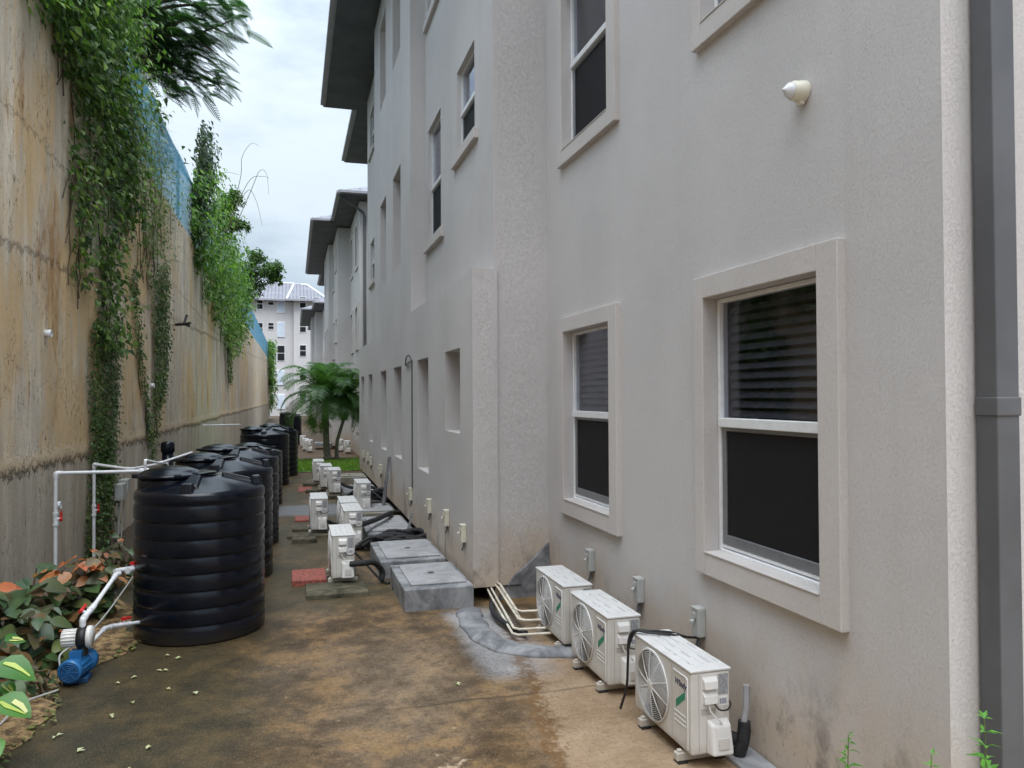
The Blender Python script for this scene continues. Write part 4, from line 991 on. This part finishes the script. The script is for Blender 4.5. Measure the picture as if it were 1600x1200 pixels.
def vine(name, label, poly, n, size, thick, mat, seed, x0=XW, top=None, dens=None, stems=8, straw=0, clump=0, cat='climbing plant'):
    r = random.Random(seed); root = thing(name, label, cat, (x0, poly[0][0], poly[0][1]), group='creepers on the retaining wall'); off = tuple(root.location)
    ys = [p[0] for p in poly]; zs = [p[1] for p in poly]; m = MB(); pts = []
    cl = []
    if clump:
        while len(cl) < clump:
            q = (r.uniform(min(ys), max(ys)), r.uniform(min(zs), max(zs)))
            if inpoly(q, poly): cl.append((*q, r.uniform(.15, .5), r.uniform(.4, 1.2)))
    tries = 0
    while len(pts) < n and tries < n*40:
        tries += 1
        if cl and r.random() < .75:
            c = r.choice(cl); y, z = r.gauss(c[0], c[2]), r.gauss(c[1], c[2]*1.5); th = thick*c[3]
        else: y, z = r.uniform(min(ys), max(ys)), r.uniform(min(zs), max(zs)); th = thick*.5
        y += r.gauss(0, .05); 
        if not inpoly((y, z), poly): continue
        x = x0 + .015 + th*r.random()**1.6
        pts.append((x, y, z))
        l = size*r.uniform(.6, 1.35)
        d = Vector((r.uniform(.0, .8), r.gauss(0, .6), -1+r.uniform(-.2, 1.0))); nn = Vector((1, r.gauss(-.2, .5), r.uniform(.1, 1.0)))
        leaf(m, Vector((x, y, z)), d, nn, l, l*r.uniform(.28, .42))
    m.build('foliage', mat, root, off=off)
    st = MB()
    for i in range(stems):
        p = r.choice(pts); q = r.choice(pts); P = [Vector((x0+.02, p[1], p[2]))]; 
        for k in range(8):
            pp = P[-1] + Vector((0, r.gauss(0, .12), -.22)); P.append(pp)
            if not inpoly((pp.y, pp.z), poly): break
        if len(P) > 2: st.tube([(v.x+.01*math.sin(v.z*9), v.y, v.z) for v in P], .008, 5)
    if not st.v: st.tube([(x0+.02, poly[0][0], poly[0][1]), (x0+.02, poly[0][0], poly[0][1]-.4)], .008, 5)
    st.build('stem', M['stem'], root, off=off)
    if straw:
        sm = MB()
        for i in range(straw):
            p = Vector(r.choice(pts)); d = Vector((r.uniform(.2,1), r.gauss(0,.7), r.gauss(-.3,.8))).normalized(); l = r.uniform(.2, .5); s = Vector((0,.0028,.002))
            mm = p+d*l*.55; sm.add([p-s, p+s, mm+s, mm-s, p+d*l-Vector((0,0,l*.22))], [(0,1,2,3), (3,2,4)])
        sm.build('dry_foliage', M['straw'], root, off=off)
    return root
vine('hanging_vine', 'big green vine curtain hanging over the near retaining wall',
     [(9.0,7.4),(9.3,6.6),(10.0,6.55),(10.6,6.2),(11.1,5.6),(11.2,5.0),(11.9,4.7),(12.3,4.2),(12.2,3.6),(12.1,3.0),(13.3,2.9),(13.3,3.6),(13.5,4.4),(14.2,5.2),(15.0,5.8),(15.4,6.3),(15.2,6.8),(14.4,7.0),(13.8,8.0),(13.4,9.4),(12,9.2),(10.5,8.2)], 5600, .12, .45, M['vine'], 1, stems=34, straw=500, clump=70)
vine('hanging_vine', 'dense fresh-green growth swamping the fence above the nearest wall',
     [(8.6,6.6),(9.6,6.5),(11.5,6.3),(12.8,6.4),(13.6,6.9),(13.4,8.2),(13.0,9.6),(12.0,9.4),(9.8,8.0)], 5000, .115, .85, M['vine_bright'], 21, x0=XW-.1, stems=10, straw=300, clump=45)
vine('hanging_vine', 'sparse straggly olive vine hanging between the big curtain and the blue netting',
     [(14.0,7.4),(14.2,5.4),(14.8,4.7),(16.2,4.6),(17.6,4.9),(18.6,5.6),(19.6,6.4),(20.6,6.9),(20.4,7.5),(18.0,7.7),(15.6,8.8),(14.2,9.6)], 1600, .08, .3, M['vine'], 5, stems=30, straw=1100, clump=46)
vine('wall_creeper', 'long dark strand of clinging creeper below the big vine, reaching the ground',
     [(11.9,3.4),(13.75,3.4),(13.75,2.4),(13.5,1.5),(13.35,.5),(13.2,.0),(11.55,.0),(11.75,1.0),(11.9,1.9),(11.7,2.6)], 5200, .055, .12, M['vine_small'], 2, stems=14, clump=60)
vine('wall_creeper', 'narrow dark creeper strand right of the long one, tapering downwards',
     [(16.2,4.7),(18.9,5.4),(19.0,3.9),(18.7,3.1),(18.5,2.55),(17.5,1.9),(17.3,1.0),(16.4,.95),(16.6,1.6),(16.9,2.6),(17.0,3.4)], 3200, .065, .12, M['vine_small'], 3, stems=10, clump=46)
vine('wall_creeper', 'thin broken creeper strand between the two dark ones',
     [(14.6,4.6),(15.1,4.6),(15.5,3.8),(15.8,3.0),(16.5,2.2),(16.6,1.4),(16.35,1.3),(16.1,2.1),(15.6,2.5),(15.1,3.2)], 700, .07, .07, M['vine_small'], 4, stems=6, clump=20)
vine('hanging_vine', 'loose thin vine strand at the left of the big vine curtain',
     [(10.6,5.8),(11.3,5.8),(11.6,4.9),(11.9,4.1),(11.8,3.6),(10.9,3.7),(10.8,4.3),(10.7,5.0)], 330, .11, .22, M['vine'], 6, stems=8, clump=12)
vine('hanging_vine', 'bright leafy mass spilling over the fence farther along the wall',
     [(21.8,7.6),(23.5,6.4),(25.4,5.6),(28.4,5.2),(31,4.9),(34,4.4),(37,4.0),(40,4.4),(44,5.5),(47,6.4),(47.5,7.2),(47,8.4),(44,9.3),(38,9.8),(33,10.4),(28,10.2),(24.5,9.4)], 8800, .17, .75, M['vine_bright'], 7, x0=XW-.06, stems=16, straw=200, clump=90)
vine('hanging_vine', 'dark ivy-like growth on the fence posts behind the big vine',
     [(23.6,6.7),(25,7.0),(27,9.0),(28,11.0),(26.5,11.4),(24.8,10.2),(23.8,8.8)], 2600, .15, .5, M['vine_dark'], 8, x0=XW-.12, stems=8, clump=36)
vine('wall_creeper', 'short creeper tail dangling below the far leafy mass',
     [(34,4.7),(36.5,4.5),(37.2,3.6),(36.8,2.9),(35.6,3.0),(34.8,3.8)], 380, .12, .15, M['vine_small'], 9, stems=4, clump=10)
vine('hanging_vine', 'small far green creeper at the distant end of the retaining wall',
     [(88,8.6),(93,9.2),(100,8.6),(102,6),(101,2),(98,.5),(95,1.5),(92,4.5),(89,6.4)], 2600, .30, .8, M['vine_bright'], 10, stems=5, clump=30)

# trees behind the fence
def feather(mb, p, d, up, l, r, n=17):
    d = d.normalized(); s = d.cross(up)
    if s.length < 1e-3: s = d.orthogonal()
    s.normalize(); nn = s.cross(d)
    for i in range(n):
        t = (i+.6)/n; c = p + d*l*t - Vector((0,0,1))*l*.35*t*t; wl = l*.21*math.sin(math.pi*min(1, .18+t*.86))**.6
        for sg in (-1, 1):
            e = c + s*sg*wl + d*wl*.35 - Vector((0,0,1))*wl*.25; k = d*l*.021
            mb.add([c-k, c+k, e+k*.7, e-k*.7], [(0,1,2,3)])
    mb.tube([p, p+d*l*.5-Vector((0,0,1))*l*.085, p+d*l-Vector((0,0,1))*l*.35], .006, 3, caps=False)
t = thing('feathery_tree', 'tree with feathery compound leaves overhanging the top of the retaining wall', 'tree', (-4.6, 19.5, 6.7)); ot = (-4.6, 19.5, 6.7)
r = random.Random(31); limbs = MB(); fe = MB()
limbs.tube(bez([(-4.6,19.5,6.5),(-4.55,19.4,8.2),(-4.3,19.2,9.8),(-4.1,19,11.5)]), [.17-.004*i for i in range(25)], 10)
tips = [(-3.05,18.5,10.9),(-2.6,18.5,10.4),(-2.1,18.4,10.9),(-1.6,18.2,11.3),(-1.25,18.3,11.2),(-1.3,18.3,10.85),(-1.8,18.5,10.4),(-1.6,18.4,10.05),(-1.75,18.5,9.6),(-1.5,18.6,9.45),(-2.1,18.6,9.45),(-2.5,18.6,9.8),(-2.4,18.8,9.2),(-3.0,18.6,9.7),(-3.3,18.8,10.3),(-3.6,19,11.2),(-2.6,18.4,11.6),(-3.2,17.6,11.6),(-2.2,19.8,11.4),(-3.0,20.4,10.6)]
for tp in tips:
    b = Vector((-4.3+r.uniform(-.1,.2), 19.2, r.uniform(9.0, 11.2))); e = Vector(tp); md = (b+e)/2 + Vector((0,0,.25))
    cu = bez([b, md, e], 6); limbs.tube(cu, [.06-.0038*i for i in range(len(cu))], 6)
    for j in range(44):
        k = r.uniform(.35, 1); p = cu[min(len(cu)-1, int(k*len(cu)))] + rvec(r, .16)
        a = r.uniform(-1.9, 1.9)
        d = Vector((math.cos(a)*1.0+.3, math.sin(a)*.9-.15, r.uniform(-.65, .3)))
        feather(fe, p, d, Vector((r.gauss(0,.3), r.gauss(0,.3), 1)), r.uniform(.36, .62), r)
limbs.build('trunk', M['bark'], t, off=ot); fe.build('crown', M['feather'], t, off=ot)

def leafy_tree(name, label, base, lobes, n, size, mat, seed, trunk_top, gaps=.0):
    r = random.Random(seed); t = thing(name, label, 'tree', base, group='trees behind the fence'); m = MB(); w = MB()
    tt = Vector(trunk_top); b = Vector(base); cu = bez([b, (b+tt)/2+Vector((.1,.1,0)), tt], 5); w.tube(cu, [.16-.009*i for i in range(len(cu))], 8)
    subs = []
    for (c, rad) in lobes:
        c = Vector(c); cu = bez([cu[-3] if len(cu) > 3 else tt, (tt+c)/2+rvec(r,.1), c], 4); w.tube(cu, [.06-.004*i for i in range(len(cu))], 5)
        cu = [tt]*4
        for k in range(int(16*rad)+6):
            q = rvec(r); q.normalize(); q *= rad*r.uniform(.35, 1.0); q.z *= .75; e = c+q; w.tube([c, (c+e)/2+rvec(r,.05), e], [.022,.015,.007], 4); subs.append((e, rad*r.uniform(.14, .3)))
    for i in range(n):
        e, s = r.choice(subs); p = e+rvec(r, s*.75); d = Vector((r.gauss(0,1), r.gauss(0,1), r.gauss(-.3,.6)))
        l = size*r.uniform(.6, 1.3); leaf(m, p, d, Vector((r.gauss(0,.5), r.gauss(-.2,.5), 1)), l, l*.24)
    w.build('trunk', M['bark'], t, off=base); m.build('crown', mat, t, off=base)
leafy_tree('bushy_tree', 'small dark airy bush-like tree standing against the sky above the fence', (-3.3,32.2,6.7), [((-2.35,32,10.1),.62),((-2.7,32,9.5),.6),((-2.2,33,9.3),.45)], 2600, .15, M['treeleaf'], 41, (-2.75,32.1,9.2))
leafy_tree('spreading_tree', 'green spreading tree beyond the fence in front of the far roof', (-4.2,50.2,6.7), [((-2.3,50,10.0),1.15),((-1.3,50,10.3),.75),((-2.7,50,8.8),.9),((-2.2,50,10.9),.65),((-3.3,50,9.8),1.1),((-1.05,50,9.75),.5)], 6500, .21, M['treeleaf'], 42, (-2.9,50,8.8))
leafy_tree('background_tree', 'dark tree filling the gap behind the near fence', (-5.2,16.5,6.7), [((-4.6,16.5,9.2),1.2),((-4.4,17.5,10.8),1.2),((-4.8,15.2,10.2),1.2),((-4.2,20.5,9.6),1.1),((-4.3,23,8.9),1.2)], 6500, .2, M['vine_dark'], 43, (-4.9,16.8,8.6))
# reed stalks against the sky
t = thing('tall_grass', 'thin dry grass stalks arching against the sky above the fence', 'grass clump', (-3.0, 30, 6.8)); st = MB(); og = (-3.0,30,6.8)
for pts in ([(-2.9,30,7.5),(-2.78,30,10.4),(-2.72,30,11.4),(-2.5,30,11.1)], [(-2.6,30,7.5),(-1.9,30,10.3),(-1.82,30,11.2),(-1.5,30,11.75),(-1.2,30,11.68)], [(-2.3,30,8.0),(-1.5,30,10.0),(-1.2,30,10.75),(-.95,30,10.65),(-.87,30,9.9)], [(-2.4,30,8.4),(-1.6,30,10.3),(-1.1,30,10.55),(-.85,30,10.5)], [(-2.5,30,8),(-1.7,30,9.9),(-1.35,30,9.7),(-1.1,30,8.7)], [(-2.7,30.2,10.2),(-2.4,30,10.6),(-1.9,30,10.55)]):
    cu = bez(pts, 7); st.tube(cu, [.014*(1-.7*i/len(cu)) for i in range(len(cu))], 4)
st.build('stalk', M['straw'], t, off=og)

# palms
def palm(label, base, top, lean, nf, fl, seed, tr):
    r = random.Random(seed); t = thing('palm_tree', label, 'palm tree', base, group='palms on the lawn'); b = Vector(base); e = Vector(top); m = MB()
    cu = bez([b, b*.6+e*.4+Vector(lean), e], 14); rad = []
    for i in range(len(cu)):
        k = i/len(cu); rad.append(tr*(1.25-.4*k if k > .08 else 1.8-5*k)*(1+.05*(i % 2)))
    m.tube(cu, rad, 14); m.build('trunk', M['palmtrunk'], t, off=base)
    m = MB(); m.tube(bez([e-Vector((0,0,.02)), e+Vector((0,0,.3)), e+Vector((0,0,.6))], 4), [tr*.8,tr*.98,tr*1.0,tr*.95,tr*.85,tr*.7,tr*.55,tr*.4,tr*.3], 12); m.build('crownshaft', M['crownshaft'], t, off=base)
    for i in range(nf):
        a = i*2.39996 + r.uniform(-.2,.2); k = i/(nf-1); el = R(84 - 96*k + r.uniform(-10,10)); L = fl*r.uniform(.85,1.1)
        c0 = e+Vector((0,0,.5)); h = Vector((math.cos(a), math.sin(a), 0)); P = [c0]
        N = 16; ang = el
        for j in range(N):
            P.append(P[-1] + (h*math.cos(ang)+Vector((0,0,1))*math.sin(ang))*L/N); ang -= R(1.6+1.5*k+j*.62)
        f = MB(); f.tube(P, [.016*(1-.8*j/N) for j in range(N+1)], 5)
        s = h.cross(Vector((0,0,1))).normalized()
        for j in range(2, N+1):
            for q in range(3):
                u = (j-1) + q/3
                if u >= N: continue
                i0 = int(u); p = P[i0].lerp(P[i0+1], u-i0); d = (P[i0+1]-P[i0]).normalized(); tt = u/N
                ll = L*.36*math.sin(math.pi*min(1,.12+tt*.82))**.7*r.uniform(.85,1.1)
                for sg in (-1, 1):
                    dd = (s*sg*.85 + d*.55 + Vector((0,0,.12))).normalized(); mid = p+dd*ll*.5; tip = p+dd*ll-Vector((0,0,ll*r.uniform(.12,.42))); wv = d*.019
                    f.add([p-wv*.6, p+wv*.6, mid+wv, tip, mid-wv], [(0,1,2,4),(2,3,4)])
        f.build('frond', M['frond'], t, off=base)
palm('taller palm with the thick grey trunk on the lawn', (1.313,31.3,-.19), (1.25,31.3,1.85), (-.03,0,0), 30, 2.1, 51, .115)
palm('slimmer leaning palm right of the thick-trunked one', (1.66,31.35,-.19), (2.05,31.2,1.75), (-.12,0,0), 18, 1.45, 52, .065)
m = MB(); m.lathe([(0,.10),(.2,.09),(.38,.04),(.5,-.02)], 20, (0,0,0)); rr = random.Random(8); m.v = [(x*1.3+rr.uniform(-.03,.03), y+rr.uniform(-.03,.03), z+rr.uniform(-.02,.02)) for x,y,z in m.v]
o = m.build('soil_mound', M['soil']); o.location = (1.45,31.3,-.2); tag(o, 'mound of bare soil round the feet of the two palms', 'soil mound')

# shrubs along the wall
def broadleaf(mb, p, d, n, l, w, r, mat=0, vari=False):
    d = d.normalized(); s = d.cross(n)
    if s.length < 1e-3: s = d.orthogonal()
    s.normalize(); n = s.cross(d)
    mids = []; ws = [0, .75, 1, .8, .42, 0]; ts = [0, .16, .38, .62, .84, 1]
    cv = r.uniform(.15, .35); A = []; B = []
    for t, q in zip(ts, ws):
        c = p + d*l*t - n*l*cv*t*t; mids.append(c); A.append(c+s*w*q+n*w*q*.22+d*r.uniform(-.02,.02)*l); B.append(c-s*w*q+n*w*q*.22+d*r.uniform(-.02,.02)*l)
    v = mids + A[1:5] + B[1:5]; a = lambda i: 5+i; b = lambda i: 9+i
    fs = [(0,a(1),1),(1,b(1),0)]
    for i in range(1, 4): fs += [(i, a(i), a(i+1), i+1), (i+1, b(i+1), b(i), i)]
    fs += [(4, a(4), 5), (5, b(4), 4)]
    mb.add(v, fs, mat, True)
    if vari:
        e = n*.004
        for (i0, i1, k0, k1, S) in ((1,4,.05,.42,A),(2,4,.1,.5,B)) if r.random() < .8 else ((1,4,.05,.35,B),):
            q = [mids[i].lerp(S[i], k0 if i != i1 else 0) + e*1.6 for i in range(i0, i1+1)]; u = [mids[i].lerp(S[i], k1*(1-.22*abs(i-i0-1))) + e*1.6 for i in range(i0, i1+1)]
            m_ = len(q); mb.add(q+u, [(i, i+1, m_+i+1, m_+i) for i in range(m_-1)], 1)
def shrub(label, base, h, sp, n, size, seed, red=0, mats=('bronze','coral'), redz=.8):
    r = random.Random(seed); t = thing('leafy_shrub', label, 'shrub', base, group='shrubs along the retaining wall'); b = Vector(base); st = MB(); m = MB(); rd = MB(); ends = []
    for i in range(7):
        e = b + Vector((r.uniform(-sp,sp), r.uniform(-sp,sp)*1.3, h*r.uniform(.55,1))); cu = bez([b+rvec(r,.03), (b+e)/2+rvec(r,.05), e], 5); st.tube([(p.x,p.y,max(p.z,base[2])) for p in cu], .008, 5); ends.append(cu)
    for i in range(n):
        cu = r.choice(ends); k = r.random()**.6; p = cu[int(k*(len(cu)-1))] + rvec(r, sp*.28); p.z = max(p.z, base[2]+.05)
        d = Vector((r.gauss(.35,.7), r.gauss(-.35,.7), r.uniform(-.75,.35))); l = size*r.uniform(.55,1.2)
        broadleaf(m, p, d, Vector((r.gauss(.15,.35), r.gauss(-.3,.35), 1)), l, l*r.uniform(.3,.42), r)
    for i in range(red):
        cu = r.choice(ends[:3]); p = cu[-1]+rvec(r, .045); a = r.uniform(0,6.28)
        l = size*r.uniform(.6,1.0); broadleaf(rd, p, Vector((math.cos(a), math.sin(a), r.uniform(-.5,.35))), Vector((r.gauss(.1,.3), r.gauss(-.3,.3), 1)), l, l*.34, r)
    st.build('stem', M['stem'], t, off=base); m.build('foliage', M[mats[0]], t, off=base)
    if red: rd.build('young_leaves', M[mats[1]], t, off=base)
shrub('shrub with the brightest orange-red top leaves, beside the nearest tank', (-1.95,8.85,.06), .66, .22, 100, .185, 61, 30)
shrub('bronze-leaved shrub directly below the level white pipe', (-2.35,8.5,.07), .60, .27, 125, .20, 62, 7)
shrub('bronze-leaved shrub at the left edge with a few rusty top leaves', (-2.45,7.7,.07), .60, .28, 125, .21, 63, 8)
shrub('dark bronze shrub low behind the pump', (-2.05,7.5,.05), .42, .24, 120, .185, 64, 3)
shrub('dark bronze shrub at the left edge above the broad variegated leaves', (-2.30,6.75,.05), .42, .24, 110, .20, 65, 4)
shrub('small green shrub tucked between the nearest tank and the wall', (-2.0,10.2,.06), .58, .22, 80, .13, 66, 2)
shrub('tiny bronze shrub right in front of the pump motor', (-1.87,6.75,.04), .16, .07, 16, .085, 67, 0)
# broad variegated plants in the corner
def bigplant(label, base, leaves, seed):
    r = random.Random(seed); t = thing('variegated_plant', label, 'plant', base, group='broad-leaved variegated plants'); m = MB(); s = MB(); b = Vector(base)
    for (p, d, l) in leaves:
        p = Vector(p)+Vector((.07,0,0)); broadleaf(m, p, Vector(d), Vector((.2,-.45,1)), l, l*.40, r, 0, True); s.tube(bez([b, (b+p)/2+Vector((-.03,0,.05)), p], 5), .006, 5)
    m.build('foliage', [M['bigleaf'], M['varieg']], t, off=base); s.build('stem', M['stem'], t, off=base)
bigplant('broad green leaf plant splashed with yellow at the left edge, upper cluster', (-2.05,5.75,.03), [((-1.92,5.72,.59),(.9,-.25,-.25),.27),((-1.90,5.75,.45),(.7,-.5,-.3),.13),((-1.97,5.6,.62),(.3,-.9,-.2),.2),((-2.0,5.75,.66),(-.6,-.3,-.1),.24),((-1.93,5.9,.68),(.5,.5,-.1),.15)], 71)
bigplant('broad green leaf plant splashed with yellow at the left edge, lower cluster', (-1.95,5.5,.03), [((-1.86,5.55,.42),(.85,-.35,-.3),.25),((-1.93,5.5,.40),(.2,-.9,-.35),.25),((-1.95,5.5,.25),(.6,-.6,-.35),.22),((-1.85,5.42,.22),(.5,-.8,-.4),.16),((-2.0,5.6,.30),(-.4,-.6,-.2),.22)], 72)

# sprigs by the near corner
def sprig(label, base, h, n, l, seed):
    r = random.Random(seed); t = thing('weed_sprig', label, 'weed', base, group='weeds at the near corner'); b = Vector(base); m = MB(); s = MB()
    tp = b+Vector((r.uniform(-.04,.04), r.uniform(-.03,.03), h)); cu = bez([b, (b+tp)/2+rvec(r,.012), tp], 8); s.tube(cu, [.005*(1-.6*i/len(cu)) for i in range(len(cu))], 5); s.build('stem', M['crownshaft'], t, off=base)
    for i in range(n):
        k = .35+.65*i/n; p = cu[min(len(cu)-1, int(k*len(cu)))]; a = i*1.57+r.uniform(-.3,.3)+(i//2)*.8; ll = l*(1.0-.55*max(0,k-.6)/.4)*r.uniform(.85,1.15)
        d = Vector((math.cos(a), math.sin(a), r.uniform(.15,.5)+.6*max(0,k-.85)*5)); leaf(m, p, d, Vector((0,0,1))+rvec(r,.15), ll, ll*.17, .3, 0, .25)
    m.build('foliage', M['sprig'], t, off=base)
sprig('green weed sprig left of the building corner', (2.60,3.18,.04), .60, 30, .085, 81)
sprig('shortest green weed sprig, in the middle at the building corner', (2.58,2.62,.0), .80, 30, .075, 82)
sprig('tallest green weed sprig in front of the downpipe', (2.78,2.55,.0), .94, 46, .10, 83)

# fallen petals and leaves
r = random.Random(91)
spots = [(-1.23,6.96),(-1.06,7.05),(-.96,6.62),(-1.17,6.4),(-.72,6.42),(-.9,5.55),(-1.0,5.25),(-1.13,5.05),(-1.38,6.85),(-.95,7.35),(-1.1,7.45),(-1.55,5.9),(-1.6,5.4),(-1.35,5.6),(-1.25,6.15),(1.25,6.05)]
for i, (x, y) in enumerate(spots):
    m = MB()
    for k in range(r.choice((1, 2, 2))):
        a = r.uniform(0, 6.28); leaf(m, Vector((0,0,.004)), Vector((math.cos(a), math.sin(a), .25)), Vector((0,0,1)), r.uniform(.035,.06), r.uniform(.011,.02), .5)
    o = m.build('fallen_petal', M['petal']); o.location = (x, y, .005); tag(o, 'small pale fallen petal or leaf lying on the wet concrete', 'fallen leaf', 'fallen petals on the concrete')
m = MB()
for i in range(240):
    y = r.uniform(5.0, 8.3); x = -1.62+.16*math.sin(y*1.7)+.10*math.sin(y*4.1+1)-.08*max(0,6.4-y)-abs(r.gauss(0,.14))+.05; a = r.uniform(0,6.28)
    leaf(m, Vector((x,y,.02)), Vector((math.cos(a), math.sin(a), r.uniform(0,.3))), Vector((0,0,1)), r.uniform(.03,.08), r.uniform(.006,.022), .4)
tag(m.build('leaf_litter', M['straw']), 'dry leaf litter along the edge of the planting bed', 'leaf litter', kind='stuff')

# ------------------------------------------------------------------ camera, sky, sun
F = 1200.; yaw = math.atan((800-458)/F); pitch = math.atan(19/F); roll = R(.3)
f = Vector((math.sin(yaw)*math.cos(pitch), math.cos(yaw)*math.cos(pitch), math.sin(pitch)))
r0 = Vector((math.cos(yaw), -math.sin(yaw), 0)); u0 = r0.cross(f)
cr = r0*math.cos(roll) - u0*math.sin(roll); cuv = u0*math.cos(roll) + r0*math.sin(roll)
cam = bpy.data.cameras.new('camera'); co = bpy.data.objects.new('camera', cam); COL.objects.link(co)
cam.sensor_width = 36; cam.lens = 27; cam.clip_end = 2000; cam.clip_start = .05
mw = Matrix.Identity(4)
for i in range(3): mw[i][0] = cr[i]; mw[i][1] = cuv[i]; mw[i][2] = -f[i]
mw.translation = (0, 0, 2.3); co.matrix_world = mw
scene.camera = co

sd = Vector((.04, -.34, .93)).normalized()
sun = bpy.data.lights.new('sun', 'SUN'); sun.energy = 1.5; sun.angle = R(60); sun.color = (1, .965, .92)
so = bpy.data.objects.new('sun', sun); COL.objects.link(so); so.rotation_euler = sd.to_track_quat('Z', 'Y').to_euler()
w = bpy.data.worlds.new('World'); scene.world = w; w.use_nodes = True; nt = w.node_tree; nt.nodes.clear()
out = nt.nodes.new('ShaderNodeOutputWorld'); bg = nt.nodes.new('ShaderNodeBackground'); sky = nt.nodes.new('ShaderNodeTexSky')
sky.sky_type = 'NISHITA'; sky.sun_disc = False; sky.sun_elevation = math.asin(sd.z); sky.sun_rotation = math.atan2(sd.x, sd.y)
tc = nt.nodes.new('ShaderNodeTexCoord'); mp = nt.nodes.new('ShaderNodeMapping'); mp.inputs['Scale'].default_value = (1, 1, 2.6)
ns = nt.nodes.new('ShaderNodeTexNoise'); ns.inputs['Scale'].default_value = 2.3; ns.inputs['Detail'].default_value = 6; ns.inputs['Roughness'].default_value = .55
mr = nt.nodes.new('ShaderNodeMapRange'); mr.interpolation_type = 'SMOOTHSTEP'; mr.inputs['From Min'].default_value = .30; mr.inputs['From Max'].default_value = .62; mr.inputs['To Min'].default_value = .12
mx = nt.nodes.new('ShaderNodeMix'); mx.data_type = 'RGBA'; mx.inputs[7].default_value = (7.3, 8.4, 9.4, 1)
sx = nt.nodes.new('ShaderNodeSeparateXYZ'); nt.links.new(tc.outputs['Generated'], sx.inputs[0])
def wm(op, a, b):
    q = nt.nodes.new('ShaderNodeMath'); q.operation = op
    for i, v in enumerate((a, b)):
        if isinstance(v, bpy.types.NodeSocket): nt.links.new(v, q.inputs[i])
        else: q.inputs[i].default_value = v
    return q.outputs[0]
zc = wm('MAXIMUM', sx.outputs[2], 0); dome = wm('ADD', wm('MULTIPLY', wm('MULTIPLY', zc, wm('MULTIPLY', zc, zc)), 2.05), .5)   # an overcast sky is brightest overhead
vm = nt.nodes.new('ShaderNodeVectorMath'); vm.operation = 'SCALE'; nt.links.new(mx.outputs[2], vm.inputs[0]); nt.links.new(dome, vm.inputs['Scale'])
nt.links.new(tc.outputs['Generated'], mp.inputs[0]); nt.links.new(mp.outputs[0], ns.inputs['Vector']); nt.links.new(ns.outputs[0], mr.inputs[0])
nt.links.new(mr.outputs[0], mx.inputs[0]); nt.links.new(sky.outputs[0], mx.inputs[6]); nt.links.new(vm.outputs[0], bg.inputs[0]); bg.inputs[1].default_value = .1
nt.links.new(bg.outputs[0], out.inputs[0])
vs_ = scene.view_settings; scene.display_settings.display_device = 'sRGB'
vs_.view_transform = 'Standard'; vs_.look = 'None'; vs_.gamma = 1; vs_.exposure = 1.06
scene.cycles.max_bounces = 6; scene.cycles.transparent_max_bounces = 12
